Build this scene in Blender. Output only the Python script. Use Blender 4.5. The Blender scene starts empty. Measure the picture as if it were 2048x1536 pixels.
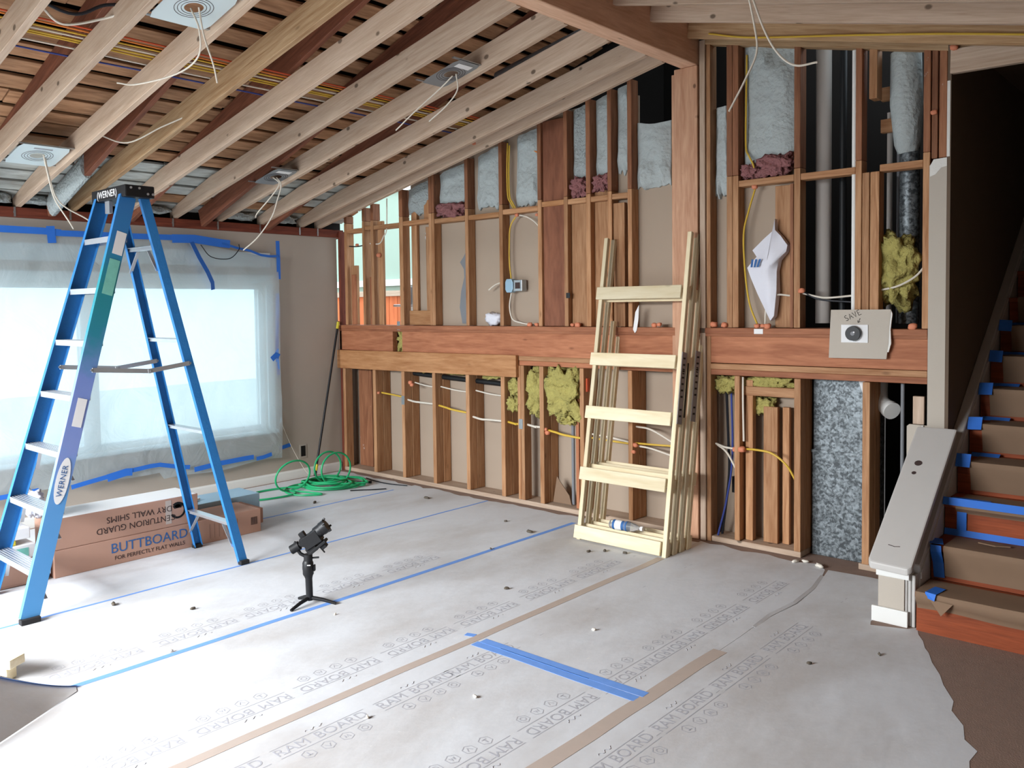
import bpy, bmesh, math, random
from mathutils import Vector, Matrix, noise

# ------------------------------------------------------------------ camera, sky, exposure
S = bpy.context.scene
COL = S.collection
YAW, PITCH, ROLL = math.radians(-42.47), math.radians(-2.49), math.radians(-0.76)
F_PX, CX, CY = 1687.8, 984.7, 687.4
_f = Vector((math.sin(YAW)*math.cos(PITCH), math.cos(YAW)*math.cos(PITCH), math.sin(PITCH)))
_r = Vector((math.cos(YAW), -math.sin(YAW), 0)); _u = _r.cross(_f)
_r2 = math.cos(ROLL)*_r + math.sin(ROLL)*_u; _u2 = -math.sin(ROLL)*_r + math.cos(ROLL)*_u
cam = bpy.data.cameras.new('camera'); cam_o = bpy.data.objects.new('camera', cam); COL.objects.link(cam_o)
_m = Matrix((_r2, _u2, -_f)).transposed().to_4x4(); _m.translation = (6.757, -5.141, 1.6)
cam_o.matrix_world = _m
cam.sensor_width = 36; cam.sensor_fit = 'HORIZONTAL'; cam.lens = F_PX/2048*36
cam.shift_x = (1024-CX)/2048; cam.shift_y = (CY-768)/2048; cam.clip_start = .05
S.camera = cam_o

world = bpy.data.worlds.new('overcast_sky'); S.world = world; world.use_nodes = True
_bg = world.node_tree.nodes['Background']
_bg.inputs[0].default_value = (.80, .92, 1.0, 1); _bg.inputs[1].default_value = 2.35
S.view_settings.view_transform = 'Standard'; S.view_settings.look = 'None'
S.view_settings.gamma = 1; S.view_settings.use_curve_mapping = False
S.view_settings.exposure = 0.22
try:
    S.cycles.use_denoising = True; S.cycles.max_bounces = 10; S.cycles.diffuse_bounces = 6
    S.cycles.transparent_max_bounces = 12; S.cycles.sample_clamp_indirect = 8
except Exception: pass

def daylight(name, loc, target, sx, sy, power, col, spread):
    # added area lamp standing in for daylight through an unseen, invented door opening
    l = bpy.data.lights.new(name, 'AREA'); l.shape = 'RECTANGLE'; l.size = sx; l.size_y = sy; l.energy = power; l.color = col; l.spread = math.radians(spread)
    o = bpy.data.objects.new(name, l); COL.objects.link(o); o.location = loc
    d = Vector(target)-Vector(loc); o.rotation_euler = d.to_track_quat('-Z', 'Y').to_euler(); return o
daylight('added_lamp_front', (2.6,-9.8,3.4), (3.2,-3.4,.0), 5.4, 2.4, 1640, (.94,.97,1.0), 150)  # main added lamp, brightens the floor from behind the camera
daylight('added_lamp_side', (-.6,-5.7,1.5), (2.2,-3.6,.2), 2.2, 1.4, 10, (.93,.97,1.0), 150)  # weak added lamp, lifts floor, ladder and cartons from the left

# ------------------------------------------------------------------ helpers
rnd = random.Random(7)
def V(*a): return Vector(a)
def s2l(c): return tuple((x/12.92 if x <= .04045 else ((x+.055)/1.055)**2.4) for x in c)
def rgb(r, g, b): return s2l((r/255, g/255, b/255)) + (1,)
MATS = {}
def newmat(name):
    m = bpy.data.materials.new(name); m.use_nodes = True; MATS[name] = m
    nt = m.node_tree; return m, nt, nt.nodes, nt.links, nt.nodes['Principled BSDF']
def flat(name, c, rough=.7, metal=0, bump=0, bscale=60, var=.08, vscale=6, spec=.3, bdist=.01):
    """plain surface with slight procedural mottling and relief"""
    m, nt, N, L, P = newmat(name)
    tc = N.new('ShaderNodeTexCoord'); nz = N.new('ShaderNodeTexNoise'); nz.inputs['Scale'].default_value = vscale; nz.inputs['Detail'].default_value = 4
    L.new(tc.outputs['Object'], nz.inputs['Vector'])
    mx = N.new('ShaderNodeMix'); mx.data_type = 'RGBA'
    mx.inputs[6].default_value = tuple(x*(1-var) for x in c[:3])+(1,); mx.inputs[7].default_value = tuple(min(1, x*(1+var)) for x in c[:3])+(1,)
    L.new(nz.outputs['Fac'], mx.inputs[0]); L.new(mx.outputs[2], P.inputs['Base Color'])
    P.inputs['Roughness'].default_value = rough; P.inputs['Metallic'].default_value = metal
    P.inputs['Specular IOR Level'].default_value = spec
    if bump:
        n2 = N.new('ShaderNodeTexNoise'); n2.inputs['Scale'].default_value = bscale; n2.inputs['Detail'].default_value = 5
        L.new(tc.outputs['Object'], n2.inputs['Vector'])
        b = N.new('ShaderNodeBump'); b.inputs['Strength'].default_value = bump; b.inputs['Distance'].default_value = bdist
        L.new(n2.outputs['Fac'], b.inputs['Height']); L.new(b.outputs['Normal'], P.inputs['Normal'])
    return m
def wood(name, light, dark, knot=.5, kpos=(.03,.085), ksc=(2.6,7,7), stretch=14, scale=1.3, rough=.65, splat=None, splat_amt=.6):
    """lumber: grain runs along local X, knots, per-piece tint; optional overspray specks"""
    m, nt, N, L, P = newmat(name)
    tc = N.new('ShaderNodeTexCoord'); oi = N.new('ShaderNodeObjectInfo')
    add = N.new('ShaderNodeVectorMath'); add.operation = 'ADD'
    mul = N.new('ShaderNodeMath'); mul.operation = 'MULTIPLY'; mul.inputs[1].default_value = 37.0
    L.new(oi.outputs['Random'], mul.inputs[0]); L.new(tc.outputs['Object'], add.inputs[0]); L.new(mul.outputs[0], add.inputs[1])
    mp = N.new('ShaderNodeMapping'); mp.inputs['Scale'].default_value = (scale, stretch*scale, stretch*scale)
    L.new(add.outputs[0], mp.inputs['Vector'])
    n1 = N.new('ShaderNodeTexNoise'); n1.inputs['Scale'].default_value = 1.6; n1.inputs['Detail'].default_value = 6; n1.inputs['Distortion'].default_value = .9
    L.new(mp.outputs[0], n1.inputs['Vector'])
    n2 = N.new('ShaderNodeTexNoise'); n2.inputs['Scale'].default_value = 7; n2.inputs['Detail'].default_value = 3
    L.new(mp.outputs[0], n2.inputs['Vector'])
    cr = N.new('ShaderNodeValToRGB'); cr.color_ramp.elements[0].position = .32; cr.color_ramp.elements[1].position = .68
    cr.color_ramp.elements[0].color = dark; cr.color_ramp.elements[1].color = light
    mix = N.new('ShaderNodeMath'); mix.operation = 'MULTIPLY_ADD'; mix.inputs[1].default_value = .35; 
    L.new(n2.outputs['Fac'], mix.inputs[0])
    sc = N.new('ShaderNodeMath'); sc.operation = 'MULTIPLY'; sc.inputs[1].default_value = .68
    L.new(n1.outputs['Fac'], sc.inputs[0]); L.new(sc.outputs[0], mix.inputs[2]); L.new(mix.outputs[0], cr.inputs[0])
    # knots
    mk = N.new('ShaderNodeMapping'); mk.inputs['Scale'].default_value = ksc; L.new(add.outputs[0], mk.inputs['Vector'])
    vo = N.new('ShaderNodeTexVoronoi'); vo.inputs['Scale'].default_value = 1.0; L.new(mk.outputs[0], vo.inputs['Vector'])
    kr = N.new('ShaderNodeValToRGB'); kr.color_ramp.elements[0].position = kpos[0]; kr.color_ramp.elements[1].position = kpos[1]
    kr.color_ramp.elements[0].color = (1,1,1,1); kr.color_ramp.elements[1].color = (0,0,0,1)
    L.new(vo.outputs['Distance'], kr.inputs[0])
    km = N.new('ShaderNodeMath'); km.operation = 'MULTIPLY'; km.inputs[1].default_value = knot; L.new(kr.outputs[0], km.inputs[0])
    mx = N.new('ShaderNodeMix'); mx.data_type = 'RGBA'; mx.inputs[7].default_value = tuple(x*.35 for x in dark[:3])+(1,)
    L.new(km.outputs[0], mx.inputs[0]); L.new(cr.outputs[0], mx.inputs[6])
    # per piece tint
    hs = N.new('ShaderNodeHueSaturation'); mr = N.new('ShaderNodeMapRange'); mr.inputs['To Min'].default_value = .82; mr.inputs['To Max'].default_value = 1.15
    L.new(oi.outputs['Random'], mr.inputs['Value']); L.new(mr.outputs[0], hs.inputs['Value']); L.new(mx.outputs[2], hs.inputs['Color'])
    out = hs.outputs['Color']
    if splat:
        ns = N.new('ShaderNodeTexNoise'); ns.inputs['Scale'].default_value = 11; ns.inputs['Detail'].default_value = 8; ns.inputs['Roughness'].default_value = .7
        L.new(add.outputs[0], ns.inputs['Vector'])
        sr = N.new('ShaderNodeValToRGB'); sr.color_ramp.elements[0].position = splat_amt; sr.color_ramp.elements[1].position = splat_amt+.04
        L.new(ns.outputs['Fac'], sr.inputs[0])
        ms = N.new('ShaderNodeMix'); ms.data_type = 'RGBA'; ms.inputs[7].default_value = splat
        L.new(sr.outputs[0], ms.inputs[0]); L.new(out, ms.inputs[6]); out = ms.outputs[2]
    L.new(out, P.inputs['Base Color']); P.inputs['Roughness'].default_value = rough; P.inputs['Specular IOR Level'].default_value = .25
    b = N.new('ShaderNodeBump'); b.inputs['Strength'].default_value = .25; b.inputs['Distance'].default_value = .004
    L.new(n2.outputs['Fac'], b.inputs['Height']); L.new(b.outputs['Normal'], P.inputs['Normal'])
    return m

wood('stud_wood', rgb(188,144,106), rgb(144,97,62))
wood('stud_wood_aged', rgb(158,108,78), rgb(112,68,46), splat=rgb(196,186,178), splat_amt=.66)
wood('beam_wood', rgb(172,114,82), rgb(134,80,54), stretch=9)
wood('plank_wood', rgb(186,138,96), rgb(146,96,58), stretch=9)
wood('plywood_red', rgb(142,92,68), rgb(104,62,44), stretch=5, splat=rgb(200,190,180), splat_amt=.69)
wood('rafter_wood', rgb(200,178,158), rgb(172,146,124), knot=.95, kpos=(.075,.12), ksc=(5,7,7))
wood('rafter_grain', rgb(194,164,128), rgb(146,108,72), knot=.5, stretch=22)
wood('old_rafter_wood', rgb(140,88,66), rgb(92,54,40), splat=rgb(180,176,170), splat_amt=.72)
wood('deck_wood', rgb(190,146,110), rgb(128,90,62), stretch=7, knot=.4)
wood('deck_foamed', rgb(196,202,198), rgb(136,134,126), stretch=4, knot=.2)
wood('ridge_wood', rgb(206,164,134), rgb(172,124,96), stretch=10, knot=.9, kpos=(.06,.1), ksc=(5,7,7))
wood('ridge_beam_wood', rgb(232,194,166), rgb(204,158,128), stretch=10, knot=.5)
wood('ledger_wood', rgb(128,66,48), rgb(84,40,30))
wood('pine', rgb(228,216,186), rgb(208,190,152), knot=.35, stretch=8, scale=1.0)
wood('riser_wood', rgb(150,74,42), rgb(112,52,28), knot=.1)
wood('siding_orange', rgb(214,120,72), rgb(178,88,48))
flat('drywall_tan', rgb(176,165,153), .85, bump=.05, bscale=120, var=.03)
flat('drywall_back', rgb(164,147,130), .9, var=.05, vscale=3)
flat('drywall_light', rgb(182,173,161), .85, bump=.08, bscale=140, var=.03)
flat('drywall_core', rgb(222,220,214), .9, bump=.3, bscale=90)
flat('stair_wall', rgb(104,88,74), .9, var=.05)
flat('white_paint', rgb(224,224,220), .45, var=.02)
flat('cap_paint', rgb(190,187,183), .45, var=.03, vscale=14)
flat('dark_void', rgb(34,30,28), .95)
flat('foam', rgb(172,180,180), .75, bump=.8, bscale=30, var=.07, vscale=12, bdist=.02)
flat('foam_rough', rgb(168,176,176), .8, bump=1, bscale=50, var=.12, vscale=25, bdist=.025)
flat('subfloor', rgb(138,116,104), .95, bump=.3, bscale=160, var=.12, vscale=20)
flat('ground', rgb(200,200,194), .95, bump=.3, bscale=8, var=.2)

def link(o, parent=None):
    COL.objects.link(o)
    if parent is not None:
        o.parent = parent; o.matrix_parent_inverse = wm(parent).inverted()
    return o
def wm(o):
    m = o.matrix_basis.copy()
    return (wm(o.parent) @ o.matrix_parent_inverse @ m) if o.parent else m
class MB:
    """collects shapes for ONE mesh"""
    def __init__(s): s.v = []; s.f = []
    def add(s, vs, fs):
        n = len(s.v); s.v += [tuple(v) for v in vs]; s.f += [tuple(i+n for i in f) for f in fs]; return s
    def box(s, x0, x1, y0, y1, z0, z1, M=None):
        vs = [V(x, y, z) for z in (z0, z1) for y in (y0, y1) for x in (x0, x1)]
        if M is not None: vs = [M @ v for v in vs]
        return s.add(vs, [(0,2,3,1),(4,5,7,6),(0,1,5,4),(2,6,7,3),(0,4,6,2),(1,3,7,5)])
    def prism(s, poly, axis, a, b, M=None):
        """poly: list of 2-D points in the other two axes (xy->z, xz->y, yz->x)"""
        def P(p, t):
            v = {'z': V(p[0],p[1],t), 'y': V(p[0],t,p[1]), 'x': V(t,p[0],p[1])}[axis]
            return M @ v if M is not None else v
        n = len(poly); vs = [P(p, a) for p in poly]+[P(p, b) for p in poly]
        return s.add(vs, [tuple(range(n))[::-1], tuple(range(n, 2*n))]+[(i, (i+1)%n, n+(i+1)%n, n+i) for i in range(n)])
    def tube(s, pts, r, n=8, caps=True):
        pts = [Vector(p) for p in pts]; rs = r if isinstance(r, (list, tuple)) else [r]*len(pts)
        vs = []; prev = None
        for i, p in enumerate(pts):
            t = (pts[min(i+1, len(pts)-1)]-pts[max(i-1, 0)])
            t = t.normalized() if t.length > 1e-9 else V(0,0,1)
            if prev is None: a = t.orthogonal().normalized()
            else:
                a = prev - t*prev.dot(t); a = a.normalized() if a.length > 1e-6 else t.orthogonal().normalized()
            prev = a; b = t.cross(a)
            vs += [p + (a*math.cos(2*math.pi*k/n)+b*math.sin(2*math.pi*k/n))*rs[i] for k in range(n)]
        fs = [(i*n+k, i*n+(k+1)%n, (i+1)*n+(k+1)%n, (i+1)*n+k) for i in range(len(pts)-1) for k in range(n)]
        if caps: fs += [tuple(range(n))[::-1], tuple(range((len(pts)-1)*n, len(pts)*n))]
        return s.add(vs, fs)
    def cyl(s, a, b, r0, r1=None, n=20): return s.tube([a, b], [r0, r1 if r1 is not None else r0], n)
    def build(s, name, mat, parent=None, bevel=0, smooth=False, segs=2):
        me = bpy.data.meshes.new(name); me.from_pydata(s.v, [], s.f)
        bm = bmesh.new(); bm.from_mesh(me); bmesh.ops.recalc_face_normals(bm, faces=bm.faces)
        if bevel: bmesh.ops.bevel(bm, geom=[e for e in bm.edges], offset=bevel, segments=segs, affect='EDGES', profile=.6)
        bm.to_mesh(me); bm.free()
        if smooth:
            me.polygons.foreach_set('use_smooth', [True]*len(me.polygons))
            try: me.set_sharp_from_angle(angle=math.radians(40))
            except Exception: pass
        me.materials.append(MATS[mat]); o = bpy.data.objects.new(name, me); return link(o, parent)
def spline(pts, k=8):
    """Catmull-Rom through points"""
    P = [Vector(p) for p in pts]; P = [P[0]*2-P[1]]+P+[P[-1]*2-P[-2]]; out = []
    for i in range(1, len(P)-2):
        for j in range(k):
            t = j/k; a, b, c, d = P[i-1:i+3]
            out.append(.5*((2*b)+(c-a)*t+(2*a-5*b+4*c-d)*t*t+(3*b-a-3*c+d)*t**3))
    return out+[P[-2]]
LUM = {}
def lumber(name, a, b, w, t, mat, parent=None, up=(0,0,1), bev=.0025):
    """a straight board from a to b; w = width across, t = thickness along up; grain along its length"""
    a, b = Vector(a), Vector(b); d = (b-a); ln = d.length; x = d.normalized(); u = Vector(up)
    y = u.cross(x).normalized(); z = x.cross(y)
    key = (round(ln, 4), round(w, 4), round(t, 4), mat)
    if key not in LUM:
        me = bpy.data.meshes.new(name); bm = bmesh.new(); bmesh.ops.create_cube(bm, size=1)
        for v in bm.verts: v.co = V(v.co.x*ln, v.co.y*w, v.co.z*t)
        if bev: bmesh.ops.bevel(bm, geom=list(bm.edges), offset=bev, segments=1, affect='EDGES')
        bm.to_mesh(me); bm.free(); me.materials.append(MATS[mat]); LUM[key] = me
    o = bpy.data.objects.new(name, LUM[key])
    M = Matrix((x, y, z)).transposed().to_4x4(); M.translation = (a+b)/2
    o.matrix_world = M; return link(o, parent)
def tag(o, label, cat, group=None):
    o['label'] = label; o['category'] = cat
    if group: o['group'] = group
    return o
def thing(name, label, cat, loc=(0,0,0), group=None):
    o = bpy.data.objects.new(name, None); o.location = loc; o.empty_display_size = .05
    COL.objects.link(o); return tag(o, label, cat, group)
def struct(o):
    o['kind'] = 'structure'; return o
def nz(p, s=1, o=0): return noise.noise(Vector(p)*s + V(o*13.1, o*7.7, o*3.3))
# ------------------------------------------------------------------ the room shell
floor = struct(MB().box(-.2, 8.6, -7.2, 3.5, -.1, 0).build('floor', 'subfloor'))
struct(MB().box(-14, 16, -16, 14, -.5, -.3).build('floor_outside', 'ground'))

# wall_left: drywall with the picture window; everything stands in front of X = 0
WY0, WY1, WZ0, WZ1 = -4.05, -.83, .50, 1.84
wl = MB()
wl.box(-.14, 0, -7.2, -6.85, 0, 2.30); wl.box(-.14, 0, -4.55, WY0, 0, 2.30); wl.box(-.14, 0, -6.85, -4.55, 2.24, 2.30); wl.box(-.14, 0, WY1, -.015, 0, 2.30)
wl.box(-.14, 0, WY0, WY1, 0, WZ0); wl.box(-.14, 0, WY0, WY1, WZ1, 2.30)
wl.box(-.14, -.001, -.015, .2, 0, 1.44)
wall_left = struct(wl.build('wall_left', 'drywall_tan'))
lumber('top_plate', (-.03, -7.2, 2.338), (-.03, .06, 2.338), .10, .075, 'ledger_wood', wall_left)
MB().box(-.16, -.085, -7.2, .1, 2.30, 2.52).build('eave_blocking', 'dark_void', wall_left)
struct(MB().prism([(0,0),(.016,0),(.016,.07),(.010,.082),(0,.085)], 'y', -4.55, -.015).build('baseboard_left', 'white_paint'))

# window_1 with frame, mullion and panes
flat('window_white', rgb(226,228,226), .4, var=.02)
m, nt, N, L, P = newmat('glass')
P.inputs['Base Color'].default_value = (.93,.97,.97,1); P.inputs['Roughness'].default_value = .02
P.inputs['Transmission Weight'].default_value = 1.0; P.inputs['IOR'].default_value = 1.02
w1 = MB()
for (y0,y1,z0,z1) in ((WY0,WY1,WZ0,WZ0+.05),(WY0,WY1,WZ1-.05,WZ1),(WY0,WY0+.05,WZ0+.05,WZ1-.05),(WY1-.05,WY1,WZ0+.05,WZ1-.05)):
    w1.box(-.11, -.04, y0, y1, z0, z1)
window_1 = struct(w1.build('window_1', 'window_white'))
for y in (-2.40,):
    MB().box(-.11, -.03, y-.065, y+.065, WZ0+.05, WZ1-.05).build('mullion', 'window_white', window_1)
for y0, y1 in ((WY0+.05, -2.465), (-2.335, WY1-.05)):
    MB().box(-.08, -.074, y0, y1, WZ0+.05, WZ1-.05).build('pane', 'glass', window_1)
tr = MB()
tr.box(.0, .018, WY0-.07, WY1+.07, WZ1, WZ1+.075); tr.box(.0, .018, WY1, WY1+.07, WZ0, WZ1); tr.box(.0, .018, WY0-.07, WY0, WZ0, WZ1)
tr.box(.0, .014, WY0-.1, WY1+.05, 1.99, 2.12)
tr.box(.0, .06, WY0-.07, WY1+.07, WZ0-.03, WZ0)
struct(tr.build('trim_1', 'window_white'))

# ---- ceiling: roof deck boards, old rafters, new rafters, ridge beam
RB = lambda x: 2.375 + .214*x          # underside of the new rafters
OB = lambda x: 2.300 + .333*x          # underside of the old rafters
DK = lambda x: 2.465 + .333*x          # underside of the roof boards
ceil_ = struct(MB().prism([(-.2, DK(-.2)+.05), (3.88, DK(3.88)+.05), (3.88, DK(3.88)+.09), (-.2, DK(-.2)+.09)], 'y', -7.2, .15).build('ceiling', 'dark_void'))
k = 0; x = -.06
while x < 3.74:
    w = .115 + .02*rnd.random(); g = .022+.03*rnd.random()
    w = min(w, 3.80-x)
    xc = x+w/2
    foamed = xc < .62
    y_split = [-7.1]+sorted(rnd.sample([-5.6,-4.4,-3.35,-2.7,-2.1,-1.45,-.85], 2))+[.1]
    sl = math.atan(.333)
    for y0, y1 in zip(y_split, y_split[1:]):
        dz = rnd.uniform(-.006, .006)
        lumber('deck_board', (xc, y0+.002, DK(xc)+.011+dz), (xc, y1-.002, DK(xc)+.011+dz), w/math.cos(sl), .02,
               'deck_foamed' if foamed and rnd.random() < .8 else 'deck_wood', ceil_, up=(-math.sin(sl), 0, math.cos(sl)))
    x += w+g
OLDY = [-.235+.0, -.80, -1.43, -2.05, -2.66, -3.24, -3.86, -4.48, -5.1, -5.7, -6.3, -6.9]
for i, y in enumerate(OLDY):
    if i == 0: continue
    MB_ = [(.02, OB(.02)), (3.80, OB(3.80)), (3.80, DK(3.80)-.004), (.02, DK(.02)-.004)]
    lumber('old_rafter', (.02, y-.019, (OB(.02)+DK(.02))/2), (3.76, y-.019, (OB(3.76)+DK(3.76))/2), .038, .148, 'old_rafter_wood', ceil_)
RAFY = [-.20, -.405, -.83, -1.25, -1.66, -2.08, -2.48, -2.87, -3.26, -3.65, -4.06, -4.47, -4.88, -5.29, -5.7, -6.1, -6.5]
def rafter(y1, mat):
    # tapered at the eave so that it stays under the roof boards; local X along the length
    xs = [-.05, .25, .62, 1.5, 2.5, 3.81]
    bot = [(xx, RB(xx)) for xx in xs]; top = [(xx, min(RB(xx)+.147, DK(xx)-.004)) for xx in xs]
    M = Matrix.Translation((1.9, y1-.019, RB(1.9))) @ Matrix.Rotation(-math.atan(.214), 4, 'Y')
    m_ = MB().prism(bot+top[::-1], 'y', y1-.038, y1); Mi = M.inverted(); m_.v = [tuple(Mi @ Vector(v)) for v in m_.v]
    o = m_.build('rafter', mat, None, bevel=.0018, segs=1); o.matrix_world = M
    o.parent = ceil_; return o
for i, y in enumerate(RAFY): rafter(y, 'rafter_grain' if i in (6,) else 'rafter_wood')
lumber('ridge_beam', (3.878, -7.15, 3.345), (3.878, .02, 3.345), .125, .31, 'ridge_beam_wood', ceil_, bev=.004)
# right-hand slope
RR = lambda x: 3.335 - .240*(x-3.94)
rc = [(3.88, RR(3.88)+.20), (8.6, RR(8.6)+.20), (8.6, RR(8.6)+.24), (3.88, RR(3.88)+.24)]
MB().prism(rc, 'y', -7.2, .15).build('roof_panel', 'dark_void', ceil_)
x = 3.96; sr = math.atan(-.24)
while x < 8.5:
    lumber('deck_board', (x+.07, -7.1, RR(x+.07)+.172), (x+.07, .1, RR(x+.07)+.172), .14, .02, 'deck_wood', ceil_, up=(-math.sin(sr), 0, math.cos(sr)))
    x += .165
for y in [-.10, -.555, -.955, -1.36, -1.77, -2.18, -2.6, -3.0, -3.4, -3.8, -4.2, -4.6, -5.0, -5.4, -5.8, -6.2, -6.6]:
    lumber('rafter', (3.945, y-.019, RR(3.945)+.078), (8.5, y-.019, RR(8.5)+.078), .038, .145, 'rafter_grain' if y > -.2 else 'rafter_wood', ceil_)
# hurricane clips where rafters meet the plate
flat('galvanised', rgb(168,172,174), .35, metal=.8, var=.15, vscale=40)
for y in RAFY[:11]:
    MB().box(.021, .024, y-.055, y-.042, 2.305, 2.375).box(.021, .03, y-.058, y-.045, 2.33, 2.345).build('rafter_clip', 'galvanised', wall_left)

# ---- wall_back: the opened stud wall. its drywall sheets are the far side of the wall
wb = MB()
wb.box(.98, 3.42, .092, .105, 1.40, 3.1)
wb.box(3.42, 4.615, .092, .105, 1.40, 2.88)
wb.box(4.19, 4.615, .092, .105, 2.88, 3.4)
wb.box(-.1, 4.62, .186, .20, 0, 1.40)
wall_back = struct(wb.build('wall_back', 'drywall_back'))
def stud(xc, z0, z1, w=.038, y0=0, d=.089, mat='stud_wood', name='stud'):
    return lumber(name, (xc, y0+d/2, z0), (xc, y0+d/2, z1), w, d, mat, wall_back, up=(0,1,0))
RT = lambda x: (RB(x)+.10) if x < 3.8 else RR(x)+.02
SILL = 1.445
FB = 2.36
for xc, w in ((.125,.04),(.40,.038),(.528,.04),(.938,.05),(1.325,.034),(1.361,.034),(1.772,.038),(2.16,.038),(2.567,.038),(2.823,.036),(3.034,.04),(3.225,.036),(3.397,.036)):
    z1 = RT(xc)
    stud(xc, SILL, min(2.43, z1) , w)
    if z1 > 2.5: stud(xc, 2.432, z1, w, mat='stud_wood_aged')
for xc, w in ((4.165,.04),(4.207,.04),(4.615,.04),(4.982,.036),(5.35,.036)):
    stud(xc, SILL, 2.43, w); stud(xc, 2.432, RT(xc), w, mat='stud_wood_aged')
stud(.02, 0, 2.36, .03, y0=.0, d=.1, mat='ledger_wood')
# wide boards and sheathing strips between studs
def board(x0, x1, y, z0, z1, mat, t=.018, name='sheathing_board'):
    return lumber(name, ((x0+x1)/2, y, z0), ((x0+x1)/2, y, z1), x1-x0, t, mat, wall_back, up=(0,1,0))
board(2.588, 2.803, .03, SILL, RT(2.7)-.02, 'plywood_red')
board(2.845, 3.012, .055, SILL, 2.50, 'stud_wood'); board(3.056, 3.205, .06, SILL, 2.50, 'stud_wood')
board(3.25, 3.345, .03, SILL, 2.34, 'stud_wood', .038); board(1.02, 1.09, .075, SILL+.13, 2.60, 'stud_wood', .03); board(1.22, 1.30, .06, SILL+.13, 2.32, 'stud_wood', .03)
board(1.19, 1.26, .07, 2.39, 2.56, 'stud_wood', .03)
lumber('backing_block', (1.0, .05, SILL+.066), (1.31, .05, SILL+.066), .03, .13, 'plank_wood', wall_back)
board(.165, .255, .045, SILL, 2.02, 'stud_wood', .03); board(.19, .25, .03, SILL, 1.93, 'beam_wood', .03); board(.44, .495, .05, SILL, 1.9, 'beam_wood', .03)
board(.57, .64, .05, SILL, 2.42, 'stud_wood', .03)
board(4.455, 4.57, .065, SILL, 2.34, 'stud_wood', .04); board(4.57, 4.592, .04, SILL, 2.34, 'stud_wood_aged', .08)
stud(5.024, 1.54, 2.355, .04, d=.085); stud(5.074, 1.54, 2.355, .05, d=.085)
stud(5.055, 2.78, RT(5.05), .045, y0=.02, d=.085); stud(5.39, 2.39, RT(5.4), .03, mat='stud_wood_aged'); stud(5.432, 2.39, RT(5.4), .04, mat='stud_wood_aged')
# fire blocks
XS = [.145,.38,.42,.51,.55,.912,.965,1.307,1.38,1.752,1.792,2.14,2.18,2.547]
def block(x0, x1, z, d=.085, mat='stud_wood'): lumber('fire_block', (x0, .045, z), (x1, .045, z), d, .04, mat, wall_back)
for x0, x1 in ((.145,.38),(.42,.508),(.55,.912),(.965,1.307),(1.38,1.752),(1.792,2.14),(2.18,2.547),(2.588,2.804),(2.842,3.013),(3.055,3.206),(3.244,3.378)):
    block(x0, x1, FB+rnd.uniform(-.012, .012)+(.02 if x0 > 2.5 else 0), mat='plank_wood' if x0 in (2.588, 1.792) else 'stud_wood')
for x0, x1 in ((4.228,4.594),(4.636,4.963)): block(x0, x1, 2.375)
block(5.1, 5.331, 2.372)
# post under the ridge beam
lumber('post', (3.857, .035, 0), (3.857, .035, 3.188), .175, .11, 'ridge_wood', wall_back, up=(0,1,0), bev=.004)
stud(3.757, 0, 3.16, .03, y0=-.005, mat='ridge_wood'); stud(3.975, 0, RT(3.98), .04, y0=-.01, mat='rafter_wood'); stud(4.014, 0, RT(3.98), .03, y0=.0, mat='stud_wood')
# sill plate, rim beam and wall plates
lumber('sill_plate', (0, .09, SILL-.022), (5.365, .09, SILL-.022), .20, .038, 'beam_wood', wall_back)
lumber('sill_plate', (0, .0, SILL-.032), (5.365, .0, SILL-.032), .012, .056, 'beam_wood', wall_back)
lumber('rim_beam', (.0, .03, 1.295), (.80, .03, 1.295), .06, .19, 'beam_wood', wall_back)
lumber('rim_beam', (.93, .03, 1.295), (3.76, .03, 1.295), .06, .185, 'beam_wood', wall_back)
lumber('rim_beam', (4.03, .03, 1.302), (5.365, .03, 1.302), .06, .185, 'beam_wood', wall_back)
lumber('let_in_plank', (0, -.015, 1.108), (2.335, -.015, 1.122), .04, .178, 'plank_wood', wall_back)
for x0, x1 in ((2.34, 3.74), (4.03, 5.365)):
    lumber('wall_plate', (x0, .05, 1.186), (x1, .05, 1.189), .11, .037, 'stud_wood', wall_back)
    lumber('wall_plate', (x0, .055, 1.148), (x1, .055, 1.151), .11, .037, 'beam_wood', wall_back)
lumber('wall_plate', (0, .14, 1.16), (2.34, .14, 1.16), .09, .037, 'beam_wood', wall_back)
# lower studs, two rows deep
for xc, w in ((.52,.045),(.93,.042),(1.34,.042),(1.755,.042),(2.157,.042),(2.567,.042),(2.958,.038),(3.39,.036),(4.217,.036),(4.62,.042),(5.033,.042)):
    zt = 1.03 if xc < 2.3 else 1.128
    stud(xc, .04, zt, w); stud(xc+.004, .04, zt+.1 if zt < 1.1 else zt, w*.9, y0=.092, d=.09, mat='stud_wood')
stud(2.335, .04, 1.128, .032); stud(2.37, .04, 1.128, .034); stud(2.885, .04, 1.128, .03, y0=.04, mat='beam_wood'); stud(.06, .04, 1.03, .04, mat='stud_wood'); stud(.20, .04, 1.03, .2, y0=.15, d=.02, mat='stud_wood_aged'); stud(.40, .04, 1.03, .10, y0=.17, d=.02, mat='stud_wood')
board(4.36, 4.455, .10, .04, .93, 'stud_wood', .03); board(4.475, 4.52, .13, .04, .93, 'stud_wood', .03); board(4.42, 4.50, .14, 1.0, 1.13, 'plank_wood', .03); board(4.25, 4.30, .08, .04, 1.1, 'stud_wood', .05)
lumber('cripple_block', (4.24, .07, 1.03), (4.6, .07, 1.03), .05, .06, 'stud_wood', wall_back)
lumber('sole_plate', (.0, .095, .02), (3.76, .095, .02), .175, .036, 'rafter_wood', wall_back); lumber('sole_plate', (4.03, .095, .02), (4.64, .095, .02), .175, .036, 'rafter_wood', wall_back)
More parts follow.
